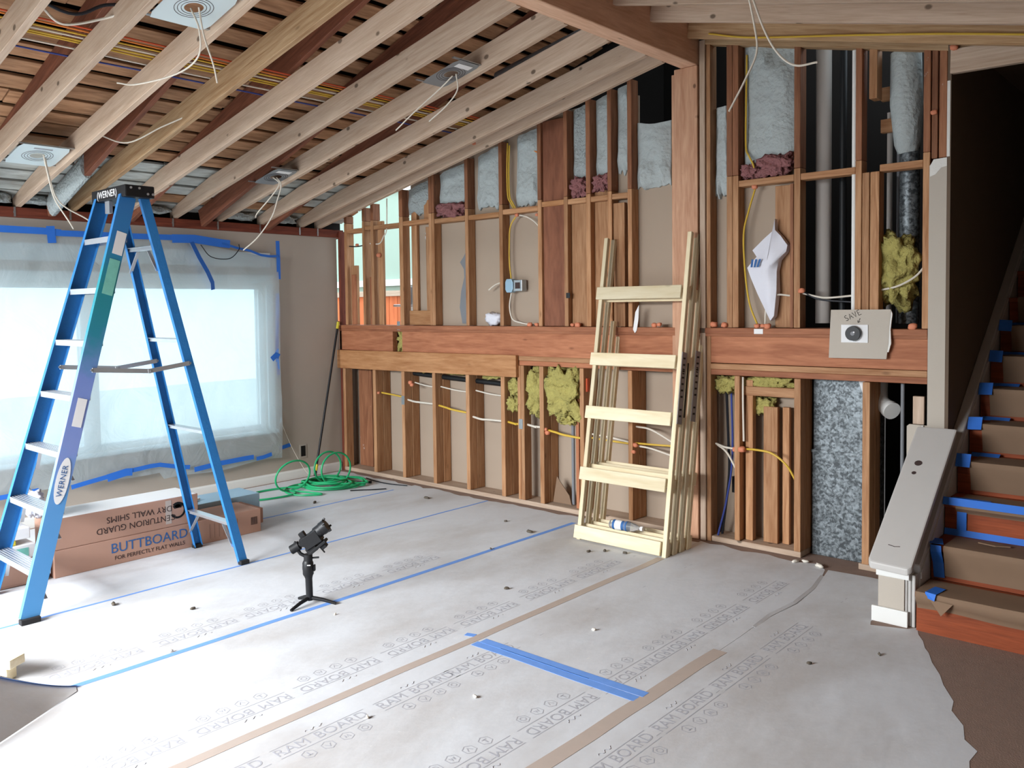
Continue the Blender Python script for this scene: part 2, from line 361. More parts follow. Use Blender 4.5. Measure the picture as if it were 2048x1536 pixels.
lumber('sole_plate', (4.99, .06, .02), (5.36, .06, .02), .1, .036, 'rafter_wood', wall_back)
# plate under the right slope and header over the stairs
lumber('gable_plate', (4.0, .03, RR(4.0)+.06), (5.9, .03, RR(5.9)+.06), .07, .13, 'rafter_grain', wall_back)
lumber('stair_header', (5.47, .0, 2.90), (6.7, .0, 2.88), .04, .13, 'rafter_wood', wall_back)
# dark service chase behind the right part of the wall, near-black boxes that paint in its unlit depth
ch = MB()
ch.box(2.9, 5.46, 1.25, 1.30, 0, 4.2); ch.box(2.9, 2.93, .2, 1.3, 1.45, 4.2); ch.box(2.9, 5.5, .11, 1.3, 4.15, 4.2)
ch.box(4.62, 4.63, .2, 1.25, 0, 1.4); ch.prism([(.96,2.95),(3.0,3.0),(3.0,3.6),(.96,2.85)],'y',.115,.135); ch.box(2.95,4.1,.14,.16,3.42,4.2)  # dark gable panels added to shut out stray sky light
MB().add(ch.v, ch.f).build('chase_dark_box', 'dark_void', wall_back)
# drywall end of the wall and the stairwell
MB().prism([(5.262,.0),(5.457,.0),(5.457,2.385),(5.44,2.387),(5.41,2.37),(5.385,2.355),(5.368,2.352),(5.368,.90),(5.275,.902),(5.262,.89)], 'y', -.013, -.0005).build('drywall_end', 'drywall_light', wall_back)
MB().prism([(5.39,2.383),(5.457,2.386),(5.457,2.34),(5.43,2.335),(5.40,2.30),(5.372,2.29),(5.372,2.35)], 'y', -.0145, -.0132).build('torn_edge', 'drywall_core', wall_back)
MB().box(5.455, 5.470, -.013, .03, 2.39, 2.80).build('torn_edge', 'drywall_core', wall_back)
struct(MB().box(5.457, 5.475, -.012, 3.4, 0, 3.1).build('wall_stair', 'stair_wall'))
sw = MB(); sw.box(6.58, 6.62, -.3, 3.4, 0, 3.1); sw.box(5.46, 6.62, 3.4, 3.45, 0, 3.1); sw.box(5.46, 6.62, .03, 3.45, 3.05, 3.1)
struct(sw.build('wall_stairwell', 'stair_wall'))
sb = MB(); sb.box(6.6, 8.6, -.02, .08, 0, 3.4)
struct(sb.build('wall_back_right', 'drywall_tan'))
struct(MB().box(8.5, 8.6, -7.2, .0, 0, 2.6).build('wall_right', 'drywall_tan'))
wf = MB(); wf.box(-.14, .35, -7.25, -7.15, 0, 2.6); wf.box(4.3, 8.6, -7.25, -7.15, 0, 4.0); wf.box(.35, 4.3, -7.25, -7.15, 2.62, 4.0)
struct(wf.build('wall_front', 'drywall_tan'))
# ------------------------------------------------------------------ more materials
flat('tape_blue', rgb(48,112,206), .6, var=.06, vscale=20)
flat('tape_blue_floor', rgb(112,158,230), .6, var=.1, vscale=20)
flat('tape_tan', rgb(186,172,162), .4, var=.06, vscale=20)
flat('kraft_paper', rgb(128,104,84), .85, var=.08, vscale=9)
flat('cardboard', rgb(178,140,122), .85, var=.04, vscale=8)
flat('cardboard_dark', rgb(120,86,70), .9, var=.05)
flat('ladder_blue', rgb(46,118,182), .45, var=.12, vscale=18, bump=.15, bscale=90)
flat('ladder_green', rgb(30,140,140), .5, var=.2, vscale=20, bump=.1)
flat('aluminium', rgb(196,200,204), .35, metal=.75, var=.08, vscale=30)
flat('black_plastic', rgb(26,26,28), .45, var=.1)
flat('black_matte', rgb(20,20,22), .6, var=.1)
flat('label_white', rgb(226,226,226), .6, var=.03)
flat('ink_blue', rgb(52,96,150), .7, var=.03)
flat('ink_dark', rgb(66,52,50), .8, var=.03)
flat('ink_print', rgb(174,175,182), .8, var=.06)
flat('ink_black', rgb(20,20,20), .7)
flat('pvc_white', rgb(196,190,184), .5, var=.05)
flat('pvc_bright', rgb(228,228,224), .5, var=.04)
flat('black_pipe', rgb(24,26,28), .5)
flat('grey_pipe', rgb(120,122,126), .5, var=.08)
flat('cable_white', rgb(214,206,192), .5, var=.04)
flat('cable_yellow', rgb(206,170,64), .5, var=.08)
flat('cable_red', rgb(196,84,50), .5, var=.08)
flat('cable_orange', rgb(214,128,60), .5, var=.08)
flat('cable_blue', rgb(58,72,140), .5, var=.08)
flat('cable_black', rgb(26,28,34), .5, var=.08)
flat('hose_green', rgb(38,160,104), .4, var=.12, vscale=8)
flat('insulation_yellow', rgb(168,158,92), .95, bump=1, bscale=34, var=.28, vscale=14, bdist=.03)
flat('insulation_pink', rgb(146,98,98), .95, bump=1, bscale=44, var=.35, vscale=18, bdist=.03)
flat('fire_caulk', rgb(206,128,96), .6, var=.1)
flat('junction_blue', rgb(150,178,196), .4, metal=.3)
flat('vinyl_label', rgb(150,146,146), .7, var=.05)
flat('bag_white', rgb(214,214,222), .5, bump=.3, bscale=20, var=.04)
flat('rubber', rgb(40,40,42), .8)
flat('chip_dark', rgb(92,84,74), .9); flat('chip_white', rgb(222,216,204), .9)
flat('yellow_paint', rgb(206,190,60), .5)
flat('teal_print', rgb(120,190,176), .6, var=.2, vscale=25)
flat('siding_green', rgb(160,180,166), .8, var=.04)
# weathered near rail: blue, bleached violet and green zones along its height
m, nt, N, L, P = newmat('ladder_worn')
tc = N.new('ShaderNodeTexCoord'); sx = N.new('ShaderNodeSeparateXYZ'); L.new(tc.outputs['Object'], sx.inputs[0])
n1 = N.new('ShaderNodeTexNoise'); n1.inputs['Scale'].default_value = 14; n1.inputs['Detail'].default_value = 6; L.new(tc.outputs['Object'], n1.inputs['Vector'])
md = N.new('ShaderNodeMath'); md.operation = 'MULTIPLY_ADD'; md.inputs[1].default_value = .12; L.new(n1.outputs['Fac'], md.inputs[0])
dv_ = N.new('ShaderNodeMath'); dv_.operation = 'DIVIDE'; dv_.inputs[1].default_value = 2.4; L.new(sx.outputs['Z'], dv_.inputs[0]); L.new(dv_.outputs[0], md.inputs[2])
cr = N.new('ShaderNodeValToRGB'); L.new(md.outputs[0], cr.inputs[0]); R_ = cr.color_ramp
R_.elements[0].position = .0; R_.elements[0].color = rgb(70,140,196); R_.elements[1].position = 1.0; R_.elements[1].color = rgb(44,114,178)
for ps, cc in ((.30,rgb(84,144,200)),(.42,rgb(122,140,196)),(.58,rgb(112,134,196)),(.68,rgb(36,128,150)),(.80,rgb(30,132,140)),(.90,rgb(44,118,176))):
    e_ = R_.elements.new(ps); e_.color = cc
L.new(cr.outputs[0], P.inputs['Base Color']); P.inputs['Roughness'].default_value = .5
# galvanised sheet with spangle
m, nt, N, L, P = newmat('duct_metal')
tc = N.new('ShaderNodeTexCoord'); n1 = N.new('ShaderNodeTexNoise'); n1.inputs['Scale'].default_value = 42; n1.inputs['Detail'].default_value = 3; n1.inputs['Distortion'].default_value = .8
vo = N.new('ShaderNodeTexVoronoi'); vo.inputs['Scale'].default_value = 70; L.new(tc.outputs['Object'], n1.inputs['Vector']); L.new(tc.outputs['Object'], vo.inputs['Vector'])
sp = N.new('ShaderNodeSeparateColor'); L.new(vo.outputs['Color'], sp.inputs[0])
ad = N.new('ShaderNodeMath'); ad.operation = 'MULTIPLY_ADD'; ad.inputs[1].default_value = .28; L.new(sp.outputs[0], ad.inputs[0]); L.new(n1.outputs['Fac'], ad.inputs[2])
cr = N.new('ShaderNodeValToRGB'); cr.color_ramp.elements[0].position = .48; cr.color_ramp.elements[1].position = .86
cr.color_ramp.elements[0].color = rgb(62,67,70); cr.color_ramp.elements[1].color = rgb(134,142,146); L.new(ad.outputs[0], cr.inputs[0])
L.new(cr.outputs[0], P.inputs['Base Color']); P.inputs['Metallic'].default_value = .5; P.inputs['Roughness'].default_value = .5
# dusty floor protection board
m, nt, N, L, P = newmat('floor_board_paper')
tc = N.new('ShaderNodeTexCoord'); n1 = N.new('ShaderNodeTexNoise'); n1.inputs['Scale'].default_value = .9; n1.inputs['Detail'].default_value = 7; n1.inputs['Roughness'].default_value = .62
mp = N.new('ShaderNodeMapping'); mp.inputs['Scale'].default_value = (1.6, .8, 1); L.new(tc.outputs['Object'], mp.inputs[0]); L.new(mp.outputs[0], n1.inputs['Vector'])
cr = N.new('ShaderNodeValToRGB'); cr.color_ramp.elements[0].position = .34; cr.color_ramp.elements[1].position = .56
cr.color_ramp.elements[0].color = rgb(190,188,187); cr.color_ramp.elements[1].color = rgb(210,213,217)
L.new(n1.outputs['Fac'], cr.inputs[0])
n2 = N.new('ShaderNodeTexNoise'); n2.inputs['Scale'].default_value = 30; n2.inputs['Detail'].default_value = 6; n2.inputs['Roughness'].default_value = .7; L.new(tc.outputs['Object'], n2.inputs['Vector'])
c2 = N.new('ShaderNodeValToRGB'); c2.color_ramp.elements[0].position = .66; c2.color_ramp.elements[1].position = .72
c2.color_ramp.elements[0].color = (0,0,0,1); c2.color_ramp.elements[1].color = (1,1,1,1); L.new(n2.outputs['Fac'], c2.inputs[0])
mx = N.new('ShaderNodeMix'); mx.data_type = 'RGBA'; mx.inputs[7].default_value = rgb(228,226,222); L.new(c2.outputs[0], mx.inputs[0]); L.new(cr.outputs[0], mx.inputs[6])
L.new(mx.outputs[2], P.inputs['Base Color']); P.inputs['Roughness'].default_value = .72; P.inputs['Specular IOR Level'].default_value = .25
b = N.new('ShaderNodeBump'); b.inputs['Strength'].default_value = .25; b.inputs['Distance'].default_value = .02
n3 = N.new('ShaderNodeTexNoise'); n3.inputs['Scale'].default_value = 5; n3.inputs['Detail'].default_value = 5; L.new(mp.outputs[0], n3.inputs['Vector']); L.new(n3.outputs['Fac'], b.inputs['Height']); L.new(b.outputs[0], P.inputs['Normal'])
# milky polythene sheet
m, nt, N, L, P = newmat('polythene')
out = N['Material Output']; tb = N.new('ShaderNodeBsdfTransparent'); tb.inputs[0].default_value = (.66,.82,.88,1)
tl = N.new('ShaderNodeBsdfTranslucent'); tl.inputs[0].default_value = (.70,.84,.90,1)
df = N.new('ShaderNodeBsdfDiffuse'); df.inputs[0].default_value = (.86,.88,.9,1)
gl = N.new('ShaderNodeBsdfGlossy'); gl.inputs['Roughness'].default_value = .18
tc = N.new('ShaderNodeTexCoord'); n1 = N.new('ShaderNodeTexNoise'); n1.inputs['Scale'].default_value = 3.2; n1.inputs['Detail'].default_value = 6; n1.inputs['Distortion'].default_value = 1.6
L.new(tc.outputs['Object'], n1.inputs['Vector'])
bp = N.new('ShaderNodeBump'); bp.inputs['Strength'].default_value = .5; bp.inputs['Distance'].default_value = .03; L.new(n1.outputs['Fac'], bp.inputs['Height'])
for s in (tl, df, gl): L.new(bp.outputs[0], s.inputs['Normal'])
a = N.new('ShaderNodeMixShader'); a.inputs[0].default_value = .45; L.new(tl.outputs[0], a.inputs[1]); L.new(df.outputs[0], a.inputs[2])
b2 = N.new('ShaderNodeMixShader'); b2.inputs[0].default_value = .12; L.new(a.outputs[0], b2.inputs[1]); L.new(gl.outputs[0], b2.inputs[2])
c = N.new('ShaderNodeMixShader'); c.inputs[0].default_value = .66; L.new(tb.outputs[0], c.inputs[1]); L.new(b2.outputs[0], c.inputs[2])
L.new(c.outputs[0], out.inputs['Surface'])

# ------------------------------------------------------------------ shape helpers for soft and flat things
def ribbon(name, pts, width, normal, mat, parent=None, t=.0008, jag=0):
    """flat strip following pts, lying on a surface with the given normal"""
    P = [Vector(p) for p in pts]; n = Vector(normal).normalized(); vs = []
    for i, p in enumerate(P):
        d = (P[min(i+1, len(P)-1)]-P[max(i-1, 0)]).normalized(); s = n.cross(d).normalized()*width/2
        j = rnd.uniform(-jag, jag)*s
        vs += [p+s+j, p-s+j, p-s+j+n*t, p+s+j+n*t]
    m_ = MB(); f = []
    for i in range(len(P)-1):
        a = i*4; b_ = a+4
        for q in range(4): f.append((a+q, a+(q+1)%4, b_+(q+1)%4, b_+q))
    f += [(0,3,2,1), tuple(len(vs)-4+q for q in range(4))]
    return m_.add(vs, f).build(name, mat, parent)
def lump(name, c, size, seed, mat, parent=None, amp=.35, freq=3.0, sub=4):
    me = bpy.data.meshes.new(name); bm = bmesh.new(); bmesh.ops.create_icosphere(bm, subdivisions=sub, radius=1)
    mxs = max(size)
    for v in bm.verts:
        p = v.co.copy(); q = V(*(max(-.8, min(.8, cc))*1.2 for cc in p))
        d = 1 + amp*nz(V(q.x*size[0], q.y*size[1], q.z*size[2])/mxs, freq, seed) + amp*.4*nz(p, freq*3.1, seed+5)
        v.co = V(c[0]+q.x*size[0]*d, c[1]+q.y*size[1]*d, c[2]+q.z*size[2]*d)
    bm.to_mesh(me); bm.free(); me.polygons.foreach_set('use_smooth', [True]*len(me.polygons)); me.materials.append(MATS[mat])
    return link(bpy.data.objects.new(name, me), parent)
def foam(name, x0, x1, zb, zt, seed, mat='foam', parent=None, y=.075, bulge=.05, nx=14, nzv=34):
    """sprayed foam filling a bay: bulging front skin, ragged lower edge, closed back at the wall"""
    vs = []; fs = []
    for j in range(nzv+1):
        for i in range(nx+1):
            u = i/nx; v = j/nzv; xx = x0+(x1-x0)*u
            zb_ = zb + .05*nz((u*3, seed, 0), 2)+.012*nz((u*9, seed, 1), 2); zt_ = zt(xx) if callable(zt) else zt
            z = zb_+(zt_-zb_)*v
            e = min(1, min(u, 1-u)*5)*min(1, v*9+.25)
            yy = y - bulge*e*(.55+.6*nz((xx*5, z*5, seed), 1)+.18*nz((xx*22, z*22, seed), 1)) + (.02*abs(nz((xx*9, z*3, seed), 1)))
            if v*(zt_-zb_) < .17: yy -= .012*(1-abs(v*(zt_-zb_)-.09)/.09)
            vs.append((xx, min(yy, .0905), z))
    n1_ = len(vs)
    for j in range(nzv):
        for i in range(nx):
            a = j*(nx+1)+i; fs.append((a, a+1, a+nx+2, a+nx+1))
    ring = [i for i in range(nx+1)]+[j*(nx+1)+nx for j in range(1, nzv+1)]+[nzv*(nx+1)+i for i in range(nx-1, -1, -1)]+[j*(nx+1) for j in range(nzv-1, 0, -1)]
    for i in ring: vs.append((vs[i][0], .0915, vs[i][2]))
    R_ = len(ring)
    for k_ in range(R_): fs.append((ring[k_], n1_+k_, n1_+(k_+1)%R_, ring[(k_+1)%R_]))
    fs.append(tuple(n1_+k_ for k_ in range(R_)))
    return MB().add(vs, fs).build(name, mat, parent, smooth=True)
TXT = {}
def text(name, s, size, M, mat, parent=None, ext=.0004, align='CENTER'):
    key = (s, size, mat, ext, align)
    if key not in TXT:
        cu = bpy.data.curves.new(name, 'FONT'); cu.body = s; cu.size = size; cu.extrude = ext; cu.align_x = align; cu.align_y = 'CENTER'; cu.resolution_u = 3
        tmp = bpy.data.objects.new('tmp', cu); COL.objects.link(tmp); bpy.context.view_layer.update()
        me = bpy.data.meshes.new_from_object(tmp.evaluated_get(bpy.context.evaluated_depsgraph_get()))
        bpy.data.objects.remove(tmp); bpy.data.curves.remove(cu)
        me.materials.clear(); me.materials.append(MATS[mat]); TXT[key] = me
    o = bpy.data.objects.new(name, TXT[key]); o.matrix_world = M; return link(o, parent)
def frame(o, x, y):
    """matrix with local x, y given as world directions and z = x cross y"""
    x = Vector(x).normalized(); z = x.cross(Vector(y)).normalized(); y = z.cross(x)
    M = Matrix((x, y, z)).transposed().to_4x4(); M.translation = o; return M
def cable(name, pts, r, mat, label, group=None, k=8, parent=None, n=7):
    o = MB().tube(spline(pts, k), r, n).build(name, mat, parent, smooth=True)
    if label: tag(o, label, 'cable', group)
    return o

# ------------------------------------------------------------------ floor protection sheets, seams, prints
FZ = .0012
rnd.seed(11)
seams = [.05, 1.12, 2.05, 3.03, 3.975, 4.93]
def jag(y): return y+rnd.uniform(-.035, .02)
SH = []
for i in range(5):
    x0, x1 = seams[i]+.0008, seams[i+1]-.0008
    n = 12; top = [(x0+(x1-x0)*j/n, jag(-.055)) for j in range(n+1)]
    if i == 4:
        right = [(4.845,-.13),(4.90,-.35),(4.945,-.73),(4.93,-.95),(4.918,-1.17),(4.926,-1.4),(4.929,-1.61)]
        top = [p for p in top if p[0] < 4.8]
    else: right = []
    poly = [(x0,-7.1)]+top+right+[(x1,-7.1)]
    o = MB().prism(poly, 'z', .0002, FZ).build('floor_protection_sheet', 'floor_board_paper')
    where = ['along the window wall under the cartons', 'between the cartons and the ladder feet', 'under the gimbal tripod', 'in front of the leaning wooden frames', 'crossed by a wide blue tape strip'][i]
    SH.append(tag(o, 'dusty grey floor board strip '+where, 'floor sheet', 'floor protection strips'))
edge = [(5.33,-.80),(5.345,-.85),(5.50,-.79),(5.53,-.74),(5.56,-.83),(5.60,-.90),(5.63,-.98),(5.66,-1.03),(5.70,-1.13),(5.76,-1.24),(5.80,-1.34),(5.87,-1.47),(5.885,-1.56),(5.95,-1.66),(5.98,-1.77),(6.035,-1.83),(6.03,-1.92),(6.05,-2.0),(6.02,-2.3),(6.1,-2.8),(6.06,-3.5),(6.12,-4.5),(6.1,-7.1)]
o = MB().prism([(4.9308,-7.1),(4.9308,-1.61),(4.928,-1.4),(4.92,-1.17),(4.947,-.73),(4.90,-.33),(4.86,-.12),(5.1,-.10),(5.33,-.12)]+edge, 'z', .0002, FZ).build('floor_protection_sheet', 'floor_board_paper')
SH.append(tag(o, 'floor board strip with a torn ragged edge beside the stairs', 'floor sheet', 'floor protection strips'))
# curled lip of the sheet beside the torn seam
ribbon('curled_edge', [(4.925,-1.25,.002),(4.915,-1.05,.004),(4.94,-.8,.006),(4.92,-.5,.004),(4.875,-.25,.002)], .02, (.25,0,1), 'floor_board_paper', SH[4])
# seam tapes
def ftape(name, pts, w, mat, label, jg=.12): return tag(ribbon(name, [(x, y, FZ+.0003) for x, y in pts], w, (0,0,1), mat, jag=jg), label, 'tape')
def line(x, y0, y1, n=26): return [(x+.006*nz((x, y0+(y1-y0)*j/n, 0), 2), y0+(y1-y0)*j/n) for j in range(n+1)]
ftape('seam_tape', line(1.12, -1.75, -.3), .018, 'tape_blue_floor', 'thin blue tape seam beyond the cartons toward the hose')
ftape('seam_tape', line(2.05, -6.9, -.08), .018, 'tape_blue_floor', 'thin blue tape seam running past the ladder feet')
ftape('seam_tape', line(3.03, -6.9, -.20), .036, 'tape_blue_floor', 'blue tape seam running under the gimbal tripod')
ftape('seam_tape', line(3.975, -6.9, -.55), .05, 'tape_tan', 'tan tape seam running toward the leaning frames')
ftape('seam_tape', line(4.93, -6.9, -1.62), .068, 'tape_tan', 'wide tan tape seam ending where the sheet is torn')
o = thing('floor_tape_patch', 'two overlapping blue tape strips stuck across one floor sheet', 'tape', (4.45,-2.25,FZ))
ribbon('tape_strip', [(4.01,-2.295,FZ+.0005),(4.25,-2.285,FZ+.0005),(4.6,-2.285,FZ+.0005),(4.905,-2.28,FZ+.0005)], .05, (0,0,1), 'tape_blue_floor', o)
ribbon('tape_strip', [(4.02,-2.245,FZ+.001),(4.3,-2.24,FZ+.001),(4.6,-2.235,FZ+.001),(4.915,-2.225,FZ+.001)], .05, (0,0,1), 'tape_blue_floor', o)
ribbon('crease', [(4.15,-2.263,FZ+.0019),(4.55,-2.26,FZ+.0022),(4.65,-2.256,FZ+.0019)], .004, (0,0,1), 'ink_blue', o)
tag(ribbon('tape_scrap', [(3.90,-2.24,FZ+.0004),(3.95,-2.225,FZ+.0004)], .035, (0,0,1), 'tape_blue_floor', jag=.2), 'small square scrap of blue tape on the floor', 'tape')
# printed marks on the sheets: words, rules and hexagon badges
HEX = None
def hexmesh(k):
    g = MB(); R0, R1 = .030, .0262
    if True:
        cx = 0
        for q in range(6):
            a0, a1 = math.pi/3*q+math.pi/6, math.pi/3*(q+1)+math.pi/6
            g.add([(cx+R0*math.cos(a0), R0*math.sin(a0), 0),(cx+R0*math.cos(a1), R0*math.sin(a1), 0),(cx+R1*math.cos(a1), R1*math.sin(a1), 0),(cx+R1*math.cos(a0), R1*math.sin(a0), 0)], [(0,1,2,3)])
        kind = k
        if kind == 0: g.add([(cx-.012,-.01,0),(cx+.012,-.01,0),(cx+.012,-.005,0),(cx-.012,-.005,0)], [(0,1,2,3)]); g.add([(cx-.003,-.01,0),(cx+.003,-.01,0),(cx+.003,.015,0),(cx-.003,.015,0)], [(0,1,2,3)])
        elif kind == 1: g.add([(cx-.014,.008,0),(cx,-.016,0),(cx+.014,.008,0),(cx+.009,.008,0),(cx,-.008,0),(cx-.009,.008,0)], [(0,1,2,3,4,5)])
        elif kind == 2: g.add([(cx-.014,-.01,0),(cx-.006,.012,0),(cx,-.004,0),(cx+.006,.012,0),(cx+.014,-.01,0),(cx+.008,-.01,0),(cx+.004,.002,0),(cx,-.012,0),(cx-.004,.002,0),(cx-.008,-.01,0)], [tuple(range(10))])
        else:
            for q in range(8):
                a0, a1 = math.pi/4*q, math.pi/4*(q+1)
                g.add([(cx+.015*math.cos(a0), .015*math.sin(a0), 0),(cx+.015*math.cos(a1), .015*math.sin(a1), 0),(cx+.011*math.cos(a1), .011*math.sin(a1), 0),(cx+.011*math.cos(a0), .011*math.sin(a0), 0)], [(0,1,2,3)])
    return g
def logo(x, y, up, sheet):
    """up=+1: reads toward +Y with letters' tops to -X; up=-1: turned half round"""
    global HEX
    xd, yd = (V(0,1,0), V(-1,0,0)) if up > 0 else (V(0,-1,0), V(1,0,0))
    z = FZ+.0005
    text('printed_word', 'RAM', .072, frame(V(x,y,z)-xd*.142, xd, yd), 'ink_print', sheet, ext=.0001)
    text('printed_word', 'BOARD', .072, frame(V(x,y,z)+xd*.082, xd, yd), 'ink_print', sheet, ext=.0001)
    if HEX is None: HEX = {}
    for k in range(4):
        if k not in HEX:
            o = hexmesh(k).build('printed_badge', 'ink_print', sheet); HEX[k] = o.data
        else:
            o = bpy.data.objects.new('printed_badge', HEX[k]); link(o, sheet)
        o.matrix_basis = frame(V(x,y,z)-yd*.085+xd*(k-1.5)*.085, xd, yd)
    r = MB()
    for d in (.036, -.040): 
        for seg in ((-.215,.215),): r.add([V(x,y,z)+yd*d+xd*seg[0]+yd*.0018, V(x,y,z)+yd*d+xd*seg[1]+yd*.0018, V(x,y,z)+yd*d+xd*seg[1]-yd*.0018, V(x,y,z)+yd*d+xd*seg[0]-yd*.0018], [(0,1,2,3)])
    c0 = V(x,y,z)+yd*.06
    r.tube([c0+xd*(-.045+.0075*i)+yd*(.007*math.sin(i*1.3)) for i in range(12)], .0012, 4)
    r.build('printed_rules', 'ink_print', sheet)
for y in (-3.87,-3.40,-2.93,-2.45,-1.97,-1.46,-.99): logo(3.80, y, -1, SH[3])
for y in (-3.75,-3.28,-2.80,-2.42+.02): logo(4.165, y, 1, SH[4])
for y in (-3.05,-2.58+.0,-2.11,-1.68,-1.22,-.72): logo(4.75, y, -1, SH[4])
for y in (-3.15,-2.69,-2.23,-1.76,-1.27): logo(5.10, y, 1, SH[5])
for y in (-3.59,-3.09,-2.62,-2.13,-1.65): logo(2.86, y, -1, SH[2])
# dashed cut line printed along the sheets
for i, xx in ((3,3.80),(4,4.165),(4,4.75),(5,5.10),(2,2.86)):
    g = MB()
    for j in range(60):
        y0 = -4.0+j*.066
        if (y0*1.0+.2) % .47 < .11 and y0 < -.3: g.add([(xx+.02,y0,FZ+.0005),(xx+.02,y0+.03,FZ+.0005),(xx+.023,y0+.03,FZ+.0005),(xx+.023,y0,FZ+.0005)], [(0,1,2,3)])
    g.build('printed_dashes', 'ink_print', SH[i])
# small debris
deb = [(2.95,-.62,.05,'chip_dark'),(3.55,-.74,.03,'chip_dark'),(3.02,-1.1,.02,'chip_dark'),(2.62,-.5,.025,'chip_dark'),(3.62,-.66,.035,'chip_dark'),(3.75,-.62,.03,'chip_dark'),(2.55,-2.95,.03,'chip_dark'),(2.15,-3.2,.04,'chip_dark'),(3.62,-1.62,.03,'chip_dark'),(1.0,-1.05,.045,'chip_dark'),(4.35,-1.8,.02,'chip_white'),(3.2,-2.5,.015,'chip_white'),(4.4,-2.7,.02,'chip_white'),(4.65,-.02-.08,.05,'chip_white'),(4.80,-.10,.06,'chip_white'),(4.70,-.06,.04,'chip_white'),(5.2,-.25,.04,'chip_white'),(1.6,-.35,.05,'chip_dark'),(3.0,-3.3,.02,'chip_white'),(4.2,-3.1,.02,'chip_white'),(5.3,-1.5,.025,'chip_dark'),(5.5,-1.2,.02,'chip_dark')]
for i, (x, y, s_, mt) in enumerate(deb):
    o = lump('debris_chip', (0,0,0), (s_*.5, s_*.22, .004+.1*s_), i, mt, amp=.5, freq=4, sub=2); o.location = (x, y, FZ+.004+.1*s_); o.rotation_euler.z = i*1.3
    tag(o, 'small dark splinter lying on the floor sheets' if mt == 'chip_dark' else 'small pale plaster crumb lying on the floor sheets', 'debris', 'dark splinters on the floor' if mt == 'chip_dark' else 'pale crumbs on the floor')
# ------------------------------------------------------------------ step ladder
LD = thing('step_ladder', 'tall blue fibreglass step ladder with black top cap', 'ladder', (1.77,-3.0,FZ))
def rail(name, a, b, depth, flange, inward, mat='ladder_blue'):
    """C-channel rail from a (foot) to b (top); web faces away from the ladder, flanges point inward"""
    a, b = Vector(a), Vector(b); d = (b-a).normalized(); s = V(0,1,0); s = (s-d*s.dot(d)).normalized(); n = V(inward,0,0); n = (n-d*n.dot(d)).normalized(); t = .004
    prof = [(-depth/2,0),(depth/2,0),(depth/2,flange),(depth/2-t,flange),(depth/2-t,t),(-depth/2+t,t),(-depth/2+t,flange),(-depth/2,flange)]
    vs = [p+s*u+n*v for p in (a,b) for u, v in prof]
    fs = [(i,(i+1)%8,8+(i+1)%8,8+i) for i in range(8)]+[tuple(range(8))[::-1], tuple(range(8,16))]
    return MB().add(vs, fs).build(name, mat, LD, bevel=.0008, segs=1)
FN0, FN1 = V(2.085,-3.60,.02), V(1.885,-2.925,2.27); FF0, FF1 = V(1.45,-3.60,.02), V(1.52,-2.925,2.27)
RN0, RN1 = V(2.04,-2.335,.015), V(1.875,-2.825,2.27); RF0, RF1 = V(1.455,-2.335,.015), V(1.53,-2.825,2.27)
fr_n = rail('front_rail', FN0, FN1, .092, .03, -1, 'ladder_worn'); fr_f = rail('front_rail', FF0, FF1, .092, .03, 1)
rr_n = rail('rear_rail', RN0, RN1, .055, .028, -1); rr_f = rail('rear_rail', RF0, RF1, .055, .028, 1)
def on(a, b, z): return a+(b-a)*((z-a.z)/(b.z-a.z))
# worn green patch and stickers on the near front rail (thin plates on the web)
def plate(name, a, b, z0, z1, depth, mat, parent, off=.0012, u0=-.5, u1=.5, rnd_=0):
    d = (b-a).normalized(); s = V(0,1,0); s = (s-d*s.dot(d)).normalized(); n = d.cross(s); n = n if n.x > 0 else -n
    p0, p1 = on(a,b,z0), on(a,b,z1); vs = []
    for k_ in (0, 1):
        for p in ((p0, u0),(p0, u1),(p1, u1),(p1, u0)): vs.append(p[0]+s*depth*p[1]+n*(off+k_*.0006))
    return MB().add(vs, [(0,1,2,3),(7,6,5,4),(0,4,5,1),(1,5,6,2),(2,6,7,3),(3,7,4,0)]).build(name, mat, parent)
plate('sticker', FN0, FN1, 1.93, 2.06, .092, 'label_white', fr_n, .0024, -.2, .42)
plate('sticker', FN0, FN1, 1.70, 1.90, .092, 'teal_print', fr_n, .0024, -.25, .4)
plate('sticker', FN0, FN1, .98, 1.13, .092, 'label_white', fr_n, .0024, -.2, .35)
d0 = (FN1-FN0).normalized(); s0 = V(0,1,0); s0 = (s0-d0*s0.dot(d0)).normalized(); n0 = d0.cross(s0); n0 = n0 if n0.x > 0 else -n0; c0 = on(FN0,FN1,.70)+n0*.0024
oval = [(math.cos(2*math.pi*i/28)*.125, math.sin(2*math.pi*i/28)*.034) for i in range(28)]
MB().add([c0+d0*u+s0*v for u, v in oval]+[c0+d0*u+s0*v+n0*.0006 for u, v in oval], [tuple(range(28)), tuple(range(28,56))]+[(i,(i+1)%28,28+(i+1)%28,28+i) for i in range(28)]).build('logo_sticker', 'label_white', fr_n)
dF = (FN1-FN0).normalized()
text('logo_word', 'WERNER', .042, frame(on(FN0,FN1,.70)+V(.0052,0,.0), dF, V(0,-1,0).cross(V(0,0,1)).cross(dF)*-1 if False else (dF.cross(V(1,0,0))*-1)), 'ink_blue', fr_n, ext=.0003)
for rl, a_, b_, w_ in ((fr_n,FN0,FN1,.096),(fr_f,FF0,FF1,.096),(rr_n,RN0,RN1,.06),(rr_f,RF0,RF1,.06)):
    MB().box(a_.x-.02, a_.x+.02, a_.y-w_/2, a_.y+w_/2, FZ, .03).build('rubber_foot', 'rubber', rl, bevel=.003, segs=1)
